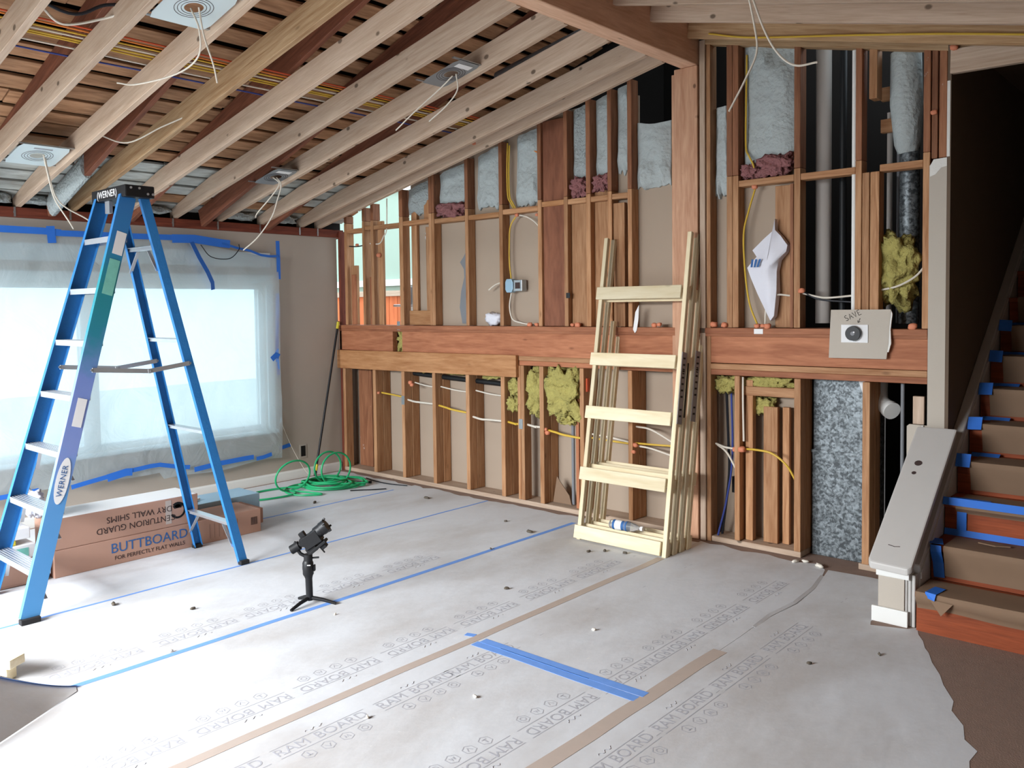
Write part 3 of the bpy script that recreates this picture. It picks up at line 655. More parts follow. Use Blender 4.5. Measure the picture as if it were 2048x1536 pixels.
for i in range(7):
    z = .258+.2955*i; pn, pf = on(FN0,FN1,z), on(FF0,FF1,z)
    st = MB().box(pf.x+.002, pn.x-.002, pn.y-.043, pn.y+.043, z-.004, z)
    st.box(pf.x+.002, pn.x-.002, pn.y-.047, pn.y-.043, z-.030, z+.002); st.box(pf.x+.002, pn.x-.002, pn.y+.043, pn.y+.046, z-.030, z)
    for q in range(5): st.box(pf.x+.004, pn.x-.004, pn.y-.035+q*.016, pn.y-.031+q*.016, z, z+.002)
    st.build('step', 'aluminium', LD)
    if i in (0,1,2):
        for pp, sg in ((pn,-1),(pf,1)):
            q0 = V(pp.x+sg*.008, pp.y+.02, z-.16); q1 = V(pp.x+sg*.13, pp.y, z-.028)
            lumber('step_brace', q0, q1, .018, .004, 'aluminium', LD, bev=0)
for i, z in enumerate((.27,.86,1.43,1.99)):
    pn, pf = on(RN0,RN1,z), on(RF0,RF1,z)
    MB().box(pf.x+.002, pn.x-.002, pn.y-.012, pn.y+.014, z-.02, z+.002).box(pf.x+.002, pn.x-.002, pn.y-.024, pn.y+.026, z, z+.004).build('rear_bar', 'aluminium', LD, bevel=.001, segs=1)
    if i in (0,3):
        for pp, sg in ((pn,-1),(pf,1)):
            lumber('step_brace', V(pp.x+sg*.008, pp.y, z-.15), V(pp.x+sg*.12, pp.y, z-.024), .02, .004, 'aluminium', LD, bev=0)
for fr0, fr1, re0, re1, ox in ((FN0,FN1,RN0,RN1,.006),(FF0,FF1,RF0,RF1,.036)):
    a_, b_ = on(fr0,fr1,1.28)+V(ox,.02,0), on(re0,re1,1.285)+V(ox+.004,-.005,0); mid = a_+(b_-a_)*.58+V(.004,0,-.03)
    sp_ = lumber('spreader', a_, mid, .005, .026, 'aluminium', LD, bev=.001); lumber('spreader', mid+V(.003,-.02,.0), b_, .005, .026, 'aluminium', LD, bev=.001)
    for p in (a_, b_, mid): MB().cyl(p-V(.004,0,0), p+V(.008,0,0), .008, n=12).build('rivet', 'galvanised', LD)
cap = MB().prism([(1.475,-2.965),(1.925,-2.965),(1.93,-2.955),(1.93,-2.795),(1.92,-2.785),(1.48,-2.785),(1.47,-2.795),(1.47,-2.955)], 'z', 2.262, 2.332).build('top_cap', 'black_plastic', LD, bevel=.006)
text('logo_word', '(WERNER)', .058, frame(V(1.69,-2.9662,2.296), (1,0,0), (0,0,1)), 'label_white', cap, ext=.0003)
for y in (-2.93,-2.88,-2.83,-2.80):
    MB().cyl(V(1.929,y,2.315 if y in (-2.93,-2.88) else 2.285), V(1.934,y,2.315 if y in (-2.93,-2.88) else 2.285), .007, n=10).build('rivet', 'aluminium', cap)
MB().box(1.60, 1.66, -2.94, -2.92, 2.19, 2.262).build('hinge_plate', 'aluminium', LD)

# ------------------------------------------------------------------ cartons along the window wall
def carton(name, x0, x1, y0, y1, z0, z1, label, mat='cardboard'):
    t = thing(name, label, 'carton', ((x0+x1)/2,(y0+y1)/2,z0), 'stacked cartons by the window')
    MB().box(x0, x1, y0, y1, z0, z1).build('box_body', mat, t, bevel=.004)
    MB().box(x0+.002, x1-.002, y0+.01, y1-.01, z1-.0005, z1+.0015).build('top_flap', 'label_white' if z1 > .25 else mat, t)
    return t
c1 = carton('long_carton', 1.10, 1.42, -3.235, -1.82, FZ, .165, 'long lower brown carton printed with big blue letters')
text('print_word', 'BUTTBOARD', .088, frame(V(1.4212,-2.64,.105), (0,1,0), (0,0,1)), 'ink_blue', c1)
text('print_line', 'FOR PERFECTLY FLAT WALLS', .036, frame(V(1.4212,-2.64,.043), (0,1,0), (0,0,1)), 'ink_dark', c1)
g = MB()
for q in range(9): g.box(1.4205, 1.4213, -1.90+q*.006, -1.897+q*.006, .06, .115)
g.build('barcode', 'ink_dark', c1)
g = MB()
for q in range(7): g.box(1.4205, 1.4213, -2.22+q*.035, -2.219+q*.035, .03, .13)
g.build('printed_panel', 'ink_dark', c1)
MB().box(1.12, 1.42, -1.823, -1.80, .06, .168).build('open_flap', 'cardboard_dark', c1, bevel=.002, segs=1)
c2 = carton('long_carton', 1.12, 1.415, -3.235, -2.30, .168, .358, 'upper brown carton with upside down lettering and round wreath emblem')
text('print_line', 'DRY WALL SHIMS', .055, frame(V(1.4162,-2.70,.318-.025), (0,-1,0), (0,0,-1)), 'ink_dark', c2)
text('print_line', 'CENTURION GUARD', .055, frame(V(1.4162,-2.72,.232), (0,-1,0), (0,0,-1)), 'ink_dark', c2)
g = MB()
for q in range(15):
    a0, a1 = -2.7+q*.33, -2.7+(q+1)*.33
    p = lambda a, r: (1.4164, -2.445+r*math.cos(a), .27+r*math.sin(a))
    g.add([p(a0,.056), p(a1,.056), p(a1,.042), p(a0,.042)], [(0,1,2,3)])
for q in range(5):
    a = .5+q*.55; b0 = V(1.4165, -2.445, .285)
    tip = b0+V(0, .04*math.cos(a), .04*math.sin(a)); sd = V(0, -.012*math.sin(a), .012*math.cos(a)); md = b0+V(0, .02*math.cos(a), .02*math.sin(a))
    g.add([b0, md+sd, tip, md-sd], [(0,1,2,3)])
g.build('wreath_emblem', 'ink_black', c2)
MB().box(1.4155, 1.4165, -2.53, -2.49, .19, .345).build('clear_tape', 'tape_tan', c2)
c3 = thing('tile_carton', 'pale flat carton with dark green lettering behind the long carton', 'carton', (.95,-2.0,FZ), 'stacked cartons by the window')
MB().box(.80, 1.09, -2.55, -1.62, FZ, .20).build('box_body', 'junction_blue', c3, bevel=.004)
text('print_word', 'MILL', .075, frame(V(1.0912,-2.0,.175-.04), (0,1,0), (0,0,1)), 'ink_dark', c3)
o = MB().prism([(.85,-2.62),(1.05,-2.60),(1.07,-2.32),(.98,-2.05),(.9,-2.1),(.84,-2.3)], 'z', .37-.008, .375).build('paper_offcut', 'label_white')
o.location.z = -.155; tag(o, 'torn white paper offcut lying on the pale carton', 'paper')
# stack to the left: mailer rolls, bag and carton
c4 = thing('brown_carton', 'plain brown carton behind the ladder foot beside the long carton', 'carton', (1.2,-3.75,FZ), 'stacked cartons by the window')
MB().box(1.06, 1.41, -4.3, -3.26, FZ, .15).build('box_body', 'cardboard', c4, bevel=.02)
c5 = thing('mesh_tape_box', 'green and white printed box lying on the brown carton', 'box', (1.2,-3.65,.152))
bx_ = MB().box(1.08, 1.38, -4.1, -3.32, .152, .232).build('box_body', 'label_white', c5, bevel=.004)
MB().box(1.3805, 1.3815, -4.0, -3.36, .165, .215).build('printed_band', 'teal_print', c5)
text('print_word', 'LIL', .05, frame(V(1.3822,-3.5,.19), (0,1,0), (0,0,1)), 'ink_dark', c5)
c6 = thing('yellow_box', 'flat yellow box stacked on the green and white box', 'box', (1.2,-3.7,.233))
MB().box(1.12, 1.36, -4.05, -3.42, .234, .262).build('box_body', 'yellow_paint', c6, bevel=.004)
MB().box(1.361, 1.362, -3.75, -3.6, .242, .248).build('printed_band', 'ink_black', c6)
c7 = thing('white_box', 'white box stacked on the flat yellow box', 'box', (1.2,-3.65,.263))
MB().box(1.10, 1.36, -4.0, -3.34, .2635, .33).build('box_body', 'label_white', c7, bevel=.006)
c8 = thing('paper_roll', 'white paper roll with black core resting on the white box', 'roll', (1.2,-3.6,.332))
MB().cyl(V(1.26,-3.85,.40), V(1.26,-3.50,.40), .065, n=28).build('roll', 'label_white', c8, smooth=True)
MB().cyl(V(1.26,-3.50,.40), V(1.26,-3.495,.40), .032, n=20).build('core', 'ink_black', c8)
c9 = thing('plastic_sack', 'crumpled white sack with a round blue badge beside the upper carton', 'bag', (1.27,-3.36,.33))
lump('sack_body', (1.24,-3.285,.445), (.11,.045,.075), 31, 'bag_white', c9, amp=.5, freq=2.6)
MB().cyl(V(1.35,-3.28,.44), V(1.362,-3.28,.44), .03, n=24).build('badge', 'ink_blue', c9)
text('badge_word', 'on', .03, frame(V(1.3635,-3.28,.44), (0,1,0), (0,0,1)), 'label_white', c9)

# ------------------------------------------------------------------ camera gimbal on a small tripod
GB = V(2.955,-2.485,FZ); gx = V(.7376,.675,0); gy = V(-.675,.7376,0)
G = thing('camera_gimbal', 'black handheld camera gimbal standing on its mini tripod', 'gimbal', GB)
def gp(x, z, y=0): return GB+gx*x+gy*y+V(0,0,z)
def gbox(name, x0, x1, z0, z1, y0, y1, rot=0, cx=0, cz=0, mat='black_matte', parent=None, bev=.003):
    M = frame(gp(cx, cz), gx, gy); Rm = Matrix.Rotation(-rot, 4, 'Y')
    return MB().box(x0, x1, y0, y1, z0, z1, M @ Rm).build(name, mat, parent or G, bevel=bev, segs=1)
for (x, y) in ((-.075,-.12),(.145,-.02),(-.075,.07)):
    MB().tube([gp(0,.035), gp(x*.5,.025,y*.5), gp(x,.006,y)], [.011,.010,.008], 10).build('tripod_leg', 'black_matte', G, smooth=True)
MB().cyl(gp(0,.02), gp(0,.045), .017, n=16).build('tripod_hub', 'black_matte', G, smooth=True)
MB().tube([gp(-.001,.04), gp(-.003,.14), gp(-.004,.155)], [.019,.0195,.024], 18).build('handle', 'black_plastic', G, smooth=True)
gr_ = MB().tube([gp(-.004,.15), gp(-.005,.165), gp(-.006,.225), gp(-.006,.238)], [.022,.03,.03,.024], 18).build('grip_head', 'black_plastic', G, smooth=True)
gbox('trigger', .024, .034, .18, .215, -.01, .01, parent=gr_); gbox('side_button', -.036,-.028,.185,.21,-.008,.008, parent=gr_); gbox('label_patch', -.004,.014,.217,.222,-.0312,-.029, mat='label_white', parent=gr_, bev=0)
MB().cyl(gp(-.004,.236), gp(-.004,.272), .024, n=18).build('pan_motor', 'black_matte', G, smooth=True)
MB().cyl(gp(.018,.252), gp(.055,.254), .005, n=10).build('lock_knob', 'black_matte', G, smooth=True)
MB().tube([gp(-.02,.262), gp(-.045,.275), gp(-.062,.30)], .010, 10).build('lower_arm', 'black_matte', G, smooth=True)
mo = MB().cyl(gp(-.094,.296), gp(-.05,.322), .025, n=20).build('roll_motor', 'black_matte', G, smooth=True)
MB().cyl(gp(-.096,.295), gp(-.099,.293), .018, n=20).build('motor_cap', 'grey_pipe', mo, smooth=True)
MB().cyl(gp(-.078,.325), gp(-.070,.34), .008, n=10).build('tilt_knob', 'black_matte', G, smooth=True)
MB().tube([gp(-.058,.315), gp(-.03,.335), gp(-.01,.345)], .017, 12).build('upper_arm', 'black_matte', G, smooth=True)
MB().cyl(gp(-.02,.345,-.025), gp(-.02,.345,.03), .028, n=20).build('tilt_motor', 'black_matte', G, smooth=True)
cb = gbox('camera_body', -.05, .05, -.035, .035, -.035, .035, rot=math.radians(33), cx=.02, cz=.355)
gbox('grip_clamp', -.016, .016, -.018, .018, -.015, .015, rot=math.radians(33), cx=-.032, cz=.378)
gbox('camera_plate', -.055, .055, -.008, .008, -.03, .03, rot=math.radians(40), cx=.055, cz=.315)
gbox('battery_grip', -.03, .03, -.02, .02, -.025, .025, rot=math.radians(33), cx=.02, cz=.303)
gbox('quick_release', -.016, .016, -.035, .035, -.02, .02, rot=math.radians(40), cx=.07, cz=.335)
gbox('mount_screw', -.004,.004,-.02,.02,-.004,.004, rot=math.radians(40), cx=.075, cz=.295)
d_ = (gx*math.cos(math.radians(38))+V(0,0,math.sin(math.radians(38)))); l0 = gp(.025,.372)
ln = MB().tube([l0, l0+d_*.02, l0+d_*.022, l0+d_*.06, l0+d_*.062, l0+d_*.095], [.028,.028,.034,.034,.037,.037], 24).build('lens', 'black_plastic', G, smooth=True)
for a in (60, 150, 240, 330):
    r_ = d_.orthogonal().normalized(); r_ = Matrix.Rotation(math.radians(a), 3, d_) @ r_
    MB().tube([l0+d_*.088+r_*.036, l0+d_*.104+r_*.038], .006, 8).build('hood_petal', 'black_plastic', ln, smooth=True)

# ------------------------------------------------------------------ leaning pine frames
DIRZ = V(-.028,.214,1).normalized()   # up along the lean
def pine_frame(off, ztl, ztr, label, rungs):
    o0 = V(3.30+off*.05, -.55+off, FZ+.004); t = thing('pine_frame', label, 'wooden frame', o0, 'stacked pine frames')
    W = .70; x_ = V(1,0,0); nrm = x_.cross(DIRZ)*-1    # away from the wall is -nrm
    nrm = DIRZ.cross(x_).normalized()
    def at(x, h, d): return o0+x_*x+DIRZ*h+nrm*d
    for xx, hh in ((.015, ztl),(W-.015, ztr)):
        lumber('rail', at(xx,.0,.028), at(xx,hh,.028), .030, .034, 'pine', t, up=tuple(nrm))
    for h in rungs:
        lumber('rung', at(-.012,h,.002), at(W-.034,h,.002), .0185, .088, 'pine', t, up=tuple(DIRZ))
        lumber('rung_end', at(W-.03,h,.0585), at(W-.002,h,.0585), .026, .085, 'pine', t, up=tuple(DIRZ))
    return t, at
pf1, at1 = pine_frame(0, 2.13, 2.13, 'frontmost pale pine frame with five rungs leaning on the post', (.052,.45,.875,1.25,1.72))
pf2, at2 = pine_frame(.082, 2.12, 2.12, 'second pale pine frame right behind the frontmost one', (.05,.46,1.24,1.70))
pf3, at3 = pine_frame(.164, 1.52, 2.13, 'third pine frame in the stack with a shorter rail beside the studs', (.05,.46))
pf4, at4 = pine_frame(.246, 1.60, 2.12, 'rearmost pine frame of the stack touching the post', (.05,.46))
for at_, pf in ((at1,pf1),(at3,pf3)):
    sp_ = lumber('label_strip', at_(.704,.85,.04), at_(.704,1.32,.04), .06, .004, 'vinyl_label', pf, up=(1,0,0), bev=0)
    for q in range(10):
        if q in (2,): continue
        h = .90+q*.042
        lumber('print_mark', at_(.7065,h,.026), at_(.7065,h+.003,.054), .012, .001, 'ink_black', pf, up=(1,0,0), bev=0)
    for q in range(3): lumber('print_mark', at_(.7067,1.18+q*.014,.028), at_(.7067,1.18+q*.014,.052), .008, .001, 'ink_black', pf, up=(1,0,0), bev=0)
lumber('print_slot', at2(.7025,.88,.012), at2(.7025,1.24,.012), .016, .002, 'ink_black', pf2, up=(1,0,0), bev=0)
# plastic bottle lying on the bottom rungs
WB = thing('water_bottle', 'crushed clear water bottle with blue label on the bottom rung', 'bottle', (3.62,-.47,.10))
m, nt, N, L, P = newmat('clear_plastic'); P.inputs['Base Color'].default_value = (.9,.95,1,1); P.inputs['Roughness'].default_value = .08; P.inputs['Transmission Weight'].default_value = .85; P.inputs['IOR'].default_value = 1.2
a0, a1 = V(3.54,-.475,.135), V(3.77,-.455,.135)
MB().tube([a0+(a1-a0)*t for t in (0,.04,.3,.45,.5,.62,.8,.9,.92,1)], [.024,.031,.033,.029,.033,.033,.024,.013,.013,.013], 20).build('bottle_body', 'clear_plastic', WB, smooth=True)
MB().tube([a0+(a1-a0)*t for t in (.12,.3,.45,.58)], [.0335,.0345,.0305,.0345], 20, caps=False).build('label_band', 'ink_blue', WB, smooth=True)
MB().tube([a0+(a1-a0)*t for t in (.2,.3,.40)], [.0345,.0352,.032], 20, caps=False).build('label_print', 'label_white', WB, smooth=True)
MB().cyl(a1-V(.004,0,0), a1+V(.014,0,0), .0155, n=16).build('bottle_cap', 'label_white', WB)

# ------------------------------------------------------------------ pole, hose, cords in the corner
PO = thing('extension_pole', 'black extension pole with yellow collars leaning in the corner', 'pole', (.1,-.40,FZ))
p0, p1 = V(.10,-.40,.01), V(.035,-.035,1.48)
MB().tube([p0,p1], .011, 12).build('shaft', 'black_plastic', PO, smooth=True)
for t0, t1, r_, mt in ((.0,.03,.014,'rubber'),(.035,.075,.015,'yellow_paint'),(.95,.995,.015,'yellow_paint')):
    MB().tube([p0+(p1-p0)*t0, p0+(p1-p0)*t1], r_, 12).build('collar' if mt != 'rubber' else 'pole_tip', mt, PO, smooth=True)
HO = thing('garden_hose', 'bright green hose coiled loosely on the floor in the corner', 'hose', (.55,-.5,FZ))
pts = []
def ring(cx, cy, rx, ry, z0, turns, tilt=0, ph=0, up=0, n=14):
    for i in range(int(turns*n)+1):
        a = ph+2*math.pi*i/n; zz = z0+.02*nz((i*.3,cx,cy),1)+tilt*(math.sin(a)*.5+.5)
        pts.append(V(cx+rx*math.cos(a)+.03*nz((i*.21,1,cx),1), cy+ry*math.sin(a)+.03*nz((i*.23,2,cy),1), max(zz, .012)))
ring(.52,-.55,.24,.22,.015,2.2); ring(.50,-.58,.20,.2,.03,1.6,ph=1); ring(.56,-.50,.26,.24,.035,1.5,ph=.4); ring(.5,-.55,.17,.16,.05,2,ph=2); ring(.58,-.6,.22,.19,.05,1.2,ph=3); ring(.52,-.5,.28,.27,.02,1,ph=.2)
for i in range(15): a = -math.pi/2+2*math.pi*i/14; pts.append(V(.46+.02*i/14, -.52+.15*math.cos(a), .16+.14*math.sin(a)))
for i in range(15): a = -math.pi/2+2*math.pi*i/14; pts.append(V(.62, -.56+.16*math.cos(a)+.02, .165+.145*math.sin(a)))
ring(.55,-.75,.25,.25,.015,.9,ph=.6)
for i in range(15): a = -math.pi/2+2*math.pi*i/14; pts.append(V(.52+.03*math.sin(a), -.92-.02*i/14+.17*math.cos(a), .15+.135*math.sin(a)))
pts += [V(.62,-.98,.014),V(.62,-1.15,.012),V(.56,-1.33,.012),V(.42,-1.36,.012),V(.30,-1.15,.012),V(.34,-.9,.014),V(.5,-.72,.02)]
MB().tube(spline(pts, 5), .0085, 8).build('hose_coil', 'hose_green', HO, smooth=True)
e0 = V(.70,-.30,.014)
MB().tube([V(.66,-.42,.016), e0, e0+V(.05,.06,0)], [.0085,.009,.012], 10).build('hose_fitting', 'black_plastic', HO, smooth=True)
cable('power_cord', [(.55,-.14,.008),(.7,-.17,.008),(.9,-.18,.008),(1.1,-.12,.006)], .005, 'cable_black', 'black power cord lying behind the green hose')
cable('power_cord', [(.87,-.58,.008),(.93,-.5,.008),(1.0,-.42,.008),(1.06,-.33,.008)], .005, 'cable_black', 'short black cord end in front of the green hose')
# outlet in the window wall
ot = thing('wall_outlet', 'dark empty outlet box in the beige window wall', 'outlet', (0,-.46,.25))
MB().box(.0005, .004, -.50, -.42, .185, .315).build('outlet_frame', 'drywall_light', ot); MB().box(.0045, .006, -.485, -.435, .20, .30).build('outlet_dark_plate', 'ink_black', ot)  # flat black plate paints in the dark of the empty box
bc = thing('blind_cord', 'thin white blind cord with tassel hanging beside the plastic sheet', 'cord', (.02,-.7,.3))
MB().tube(spline([(.012,-.70,1.1),(.012,-.705,.62),(.015,-.70,.55),(.03,-.60,.3),(.06,-.5,.1),(.09,-.45,.02)],6), .0022, 6).build('cord', 'cable_white', bc); MB().cyl(V(.013,-.703,.60), V(.013,-.703,.55), .006,.011, n=12).build('tassel', 'label_white', bc)
# ------------------------------------------------------------------ plastic sheet over the window and its tape
vs = []; fs = []; ny, nzv = 90, 60
Y0, Y1 = -4.15, -.735
for j in range(nzv+1):
    for i in range(ny+1):
        y = Y0+(Y1-Y0)*i/ny; v = j/nzv
        ztop = 2.20 - (.13*max(0, (y+1.75)/1.0) if y > -1.75 else 0) + .006*nz((y*3,0,0),2); zbot = .23+.05*nz((y*1.7,5,0),1)+(.05 if y < -1.9 else -.01)
        z = zbot+(ztop-zbot)*v
        e = min(1, v*6, (1-v)*8)
        d = .022*nz((y*2.2+z*.8, z*1.2, 3),1)+.012*nz((y*6-z*3, z*4, 7),1)+.006*abs(nz((y*11+z*7, z*6-y*4, 9),1))
        vs.append((.064+(.02+d)*e, y, z))
for j in range(nzv):
    for i in range(ny):
        a = j*(ny+1)+i; fs.append((a, a+1, a+ny+2, a+ny+1))
PS = MB().add(vs, fs).build('plastic_sheet', 'polythene', smooth=True)
tag(PS, 'milky translucent plastic sheet taped over the large window', 'plastic sheet')
def wtape(pts, w, label, x=.075, mat='tape_blue', jg=.08): return tag(ribbon('painters_tape', [(x, y, z) for y, z in pts], w, (1,0,0), mat, jag=jg), label, 'tape')
wtape([(-4.1,2.205),(-3.4,2.205),(-2.75,2.205),(-2.62,2.20)], .05, 'long blue tape strip along the top of the plastic left of the ladder')
wtape([(-2.72,2.195),(-2.4,2.20),(-2.05,2.205),(-1.75,2.21)], .045, 'blue tape strip on the plastic top edge behind the ladder', x=.0768)
wtape([(-2.70,2.245),(-2.69,2.12)], .06, 'short upright blue tape piece on the plastic top edge', x=.0785)
wtape([(-1.75,2.20),(-1.55,2.205),(-1.32,2.185),(-1.22,2.18)], .07, 'wide blue tape strip right of the ladder on the plastic edge', x=.0785)
tw = ribbon('painters_tape', [(.08,-1.30,2.185),(.085,-1.16,2.15),(.09,-1.03,2.13),(.085,-.92,2.095),(.09,-.84,2.085),(.085,-.74,2.09)], .022, (1,.2,.2), 'tape_blue', jag=.4); tag(tw, 'twisted sagging blue tape along the plastic toward the corner', 'tape')
hg = ribbon('painters_tape', [(.085,-1.58,2.18),(.11,-1.53,2.05),(.13,-1.47,1.93),(.12,-1.42,1.84),(.11,-1.41,1.78)], .045, (1,.3,0), 'tape_blue', jag=.1); tag(hg, 'loose blue tape tail dangling in front of the plastic', 'tape')
cable('plastic_strap', [(.085,-1.5,2.16),(.11,-1.42,2.06),(.11,-1.25,2.05),(.1,-1.15,2.13),(.09,-1.14,2.18)], .004, 'cable_black', 'dark looped strap hanging from the blue tape')
wtape([(-.735,2.23),(-.733,2.06),(-.73,1.88)], .04, 'upright blue tape at the top right corner of the plastic')
wtape([(-.75,1.75),(-.76,1.5),(-.77,1.2),(-.76,1.0)], .035, 'long upright blue tape down the right edge of the plastic', mat='tape_blue_floor')
wtape([(-.83,1.15),(-.78,1.19),(-.75,1.17)], .05, 'folded blue tape tab on the plastic edge', x=.0785)
wtape([(-2.62,.275),(-2.5,.29),(-2.25,.325),(-2.0,.345),(-1.92,.345),(-1.75,.30),(-1.66,.285)], .035, 'blue tape strip along the plastic bottom seen between the ladder legs', x=.095)
wtape([(-2.35,.30),(-2.2,.325),(-2.15,.32)], .06, 'short wide blue tape patch on the lower plastic edge', x=.098)
wtape([(-1.62,.255),(-1.4,.275),(-1.15,.285),(-1.05,.285)], .042, 'blue tape strip on the lower plastic right of the ladder', x=.095)
wtape([(-1.02,.265),(-.95,.27),(-.86,.285)], .035, 'small blue tape piece near the lower corner of the plastic', x=.09)
wtape([(-.72,.31),(-.66,.32),(-.60,.33)], .035, 'short blue tape stub on the wall beside the plastic', x=.004)
wtape([(-4.1,.29),(-3.6,.285),(-3.1,.28),(-2.85,.29)], .035, 'blue tape strip on the lower plastic beyond the front ladder rail', x=.095)

# ------------------------------------------------------------------ stairs with kraft paper and blue tape
ST = thing('staircase', 'dark wooden staircase with brown paper covered treads going up', 'staircase', (6.05,-.7,0))
RISE, RUN = .177, .2425
SX0, SX1 = 5.535, 6.575
def nosing(n): return (-.806+RUN*(n-1), .2+RISE*(n-1))
for n in range(1, 11):
    y, z = nosing(n); yb = nosing(n+1)[0]+.03
    MB().box(SX0, SX1, y, yb, z-.03, z).build('tread', 'riser_wood', ST, bevel=.006)
    z0 = 0 if n == 1 else nosing(n-1)[1]
    MB().box(SX0, SX1, y+.03, y+.05, z0, z-.03).build('riser', 'riser_wood', ST)
    # paper over tread, wrapping the nose and hanging down the riser
    xl = SX0+.005 if n == 1 else SX0+.05+.02*rnd.random(); hang = .05 if n == 1 else (.028 if n == 3 else .125)
    nx = 14; g = []; ff = []
    prof = [(yb-.045, z+.002),(y+.1, z+.0025),(y+.02, z+.004),(y-.004, z+.002),(y-.007, z-.012),(y-.005, z-.03),(y+.012, z-.034-hang*.35),(y+.022, z-.032-hang*.7),(y+.026, z-.03-hang)]
    for i in range(nx+1):
        xx = xl+(SX1-xl)*i/nx
        for (py, pz) in prof:
            wv = .006*nz((xx*4, py*3, n),1)
            sag = -.03*nz((xx*2.5, n, 3),1)-.012*(i/nx) if (n == 1 and pz < z-.02) else 0
            g.append((xx, py-abs(wv)*(pz < z), pz+(abs(wv)*.6 if pz >= z else 0)+sag))
    m_ = len(prof)
    for i in range(nx):
        for j in range(m_-1): a = i*m_+j; ff.append((a, a+1, a+m_+1, a+m_))
    MB().add(g, ff).build('paper_cover', 'kraft_paper', ST, smooth=True)
def stape(pts, w, nrm): ribbon('tape_strip', pts, w, nrm, 'tape_blue', ST, t=.0015, jag=.1)
y, z = nosing(2); stape([(SX0+.03,y-.012,z+.004),(SX0+.03,y-.012,z-.03),(SX0+.035,y+.02,z-.09),(SX0+.04,y+.02,z-.165)], .05, (0,-1,.1)); stape([(SX0+.0,y+.10,z+.01),(SX0+.03,y-.0,z+.008)], .06, (0,0,1))
y, z = nosing(3); stape([(SX0,y-.012,z+.004),(SX0+.5,y-.012,z+.004),(SX1-.05,y-.012,z+.003)], .04, (0,-1,.4)); stape([(SX0+.02,y+.06,z+.008),(SX0+.2,y+.05,z+.008)], .08, (0,0,1)); stape([(SX0+.08,y+.022,z-.03),(SX0+.08,y+.022,z-.165)], .045, (0,-1,0)); stape([(SX0+.0,y+.018,z-.165),(SX0+.5,y+.018,z-.165),(SX1-.1,y+.018,z-.16)], .04, (0,-1,.3))
for n in (4,5,6,7,8):
    y, z = nosing(n); stape([(SX0+.0,y-.01,z+.004),(SX0+.07,y-.01,z+.004)], .075, (0,-1,.5))
    stape([(SX0+.02,y+RUN-.02,z+.006),(SX0+.16,y+RUN-.02,z+.006)], .05, (0,-.4,1))
y, z = nosing(1); stape([(SX0+.09,y+.1,z+.008),(SX0+.075,y-.01,z+.008),(SX0+.07,y-.013,z-.02)], .05, (0,-.3,1))
MB().add([(SX0+.07,y-.014,z-.02),(SX0+.17,y-.014,z-.025),(SX0+.12,y-.016,z-.09)], [(0,1,2)]).build('paper_corner', 'kraft_paper', ST)
y2, z2 = nosing(2); o = MB().prism([(5.72,y2+.14),(5.80,y2+.12),(5.86,y2+.15),(5.80,y2+.18)], 'z', z2+.008, z2+.014).build('paper_scrap', 'kraft_paper'); tag(o, 'loose kraft paper scrap lying on the second stair tread', 'paper')
# skirt board along the stairs and landing edge
sk = [(-.70,.0),(-.70,.30),(2.0,.30+2.70*.73),(2.0,.30+2.70*.73-.35),(-.55,.0)]
MB().prism(sk, 'x', 5.4755, 5.530).build('skirt_board', 'cap_paint', ST, bevel=.004, segs=1)
MB().prism([(-.70,.235),(-.70,.265),(2.0,.265+2.70*.73),(2.0,.235+2.70*.73)], 'x', 5.530, 5.537).build('skirt_moulding', 'cap_paint', ST)
# ------------------------------------------------------------------ low half wall with sloped cap
capz = lambda y: .325+.73*(y+.86)
HW = MB().prism([(-.76,0),(-.014,0),(-.014,capz(-.014)-.05),(-.76,capz(-.76)-.05)], 'x', 5.352, 5.474).build('half_wall', 'drywall_light', ST)
pl = [(5.332,-.845),(5.345,-.862),(5.52,-.868),(5.535,-.85),(5.535,-.07),(5.332,-.07)]
vs = [V(x,y,capz(y)-.036) for x,y in pl]+[V(x,y,capz(y)) for x,y in pl]
MB().add(vs, [tuple(range(6))[::-1], tuple(range(6,12))]+[(i,(i+1)%6,6+(i+1)%6,6+i) for i in range(6)]).build('sloped_cap', 'cap_paint', HW, bevel=.008)
MB().prism([(-.77,capz(-.77)-.075),(-.02,capz(-.02)-.075),(-.02,capz(-.02)-.037),(-.77,capz(-.77)-.037)], 'x', 5.342, 5.352).build('cap_moulding', 'white_paint', HW)
MB().box(5.345, 5.50, -.775, -.76, .235, .27).build('cap_moulding', 'white_paint', HW, bevel=.004)
MB().box(5.325, 5.495, -.778, -.762, .0, .078).build('base_block', 'white_paint', HW, bevel=.003)
for x0_, x1_ in ((5.474,5.486),(5.489,5.503),(5.506,5.522)): MB().box(x0_, x1_, -.752, -.70, .0, .26).build('corner_moulding', 'cap_paint', HW, bevel=.003, segs=1)
for (x, y, r_) in ((5.405,-.30,.012),(5.40,-.36,.007)):
    c_ = V(x,y,capz(y)+.0012); MB().tube([c_, c_+V(0,-.0006,.0008)], [r_*1.6, r_*1.6], 12).build('stain', 'ink_dark', HW)
MB().tube([V(5.40,-.765,capz(-.765)+.001),V(5.43,-.77,capz(-.77)+.001),V(5.455,-.766,capz(-.766)+.001)], .002, 5).build('scratch', 'ink_dark', HW)

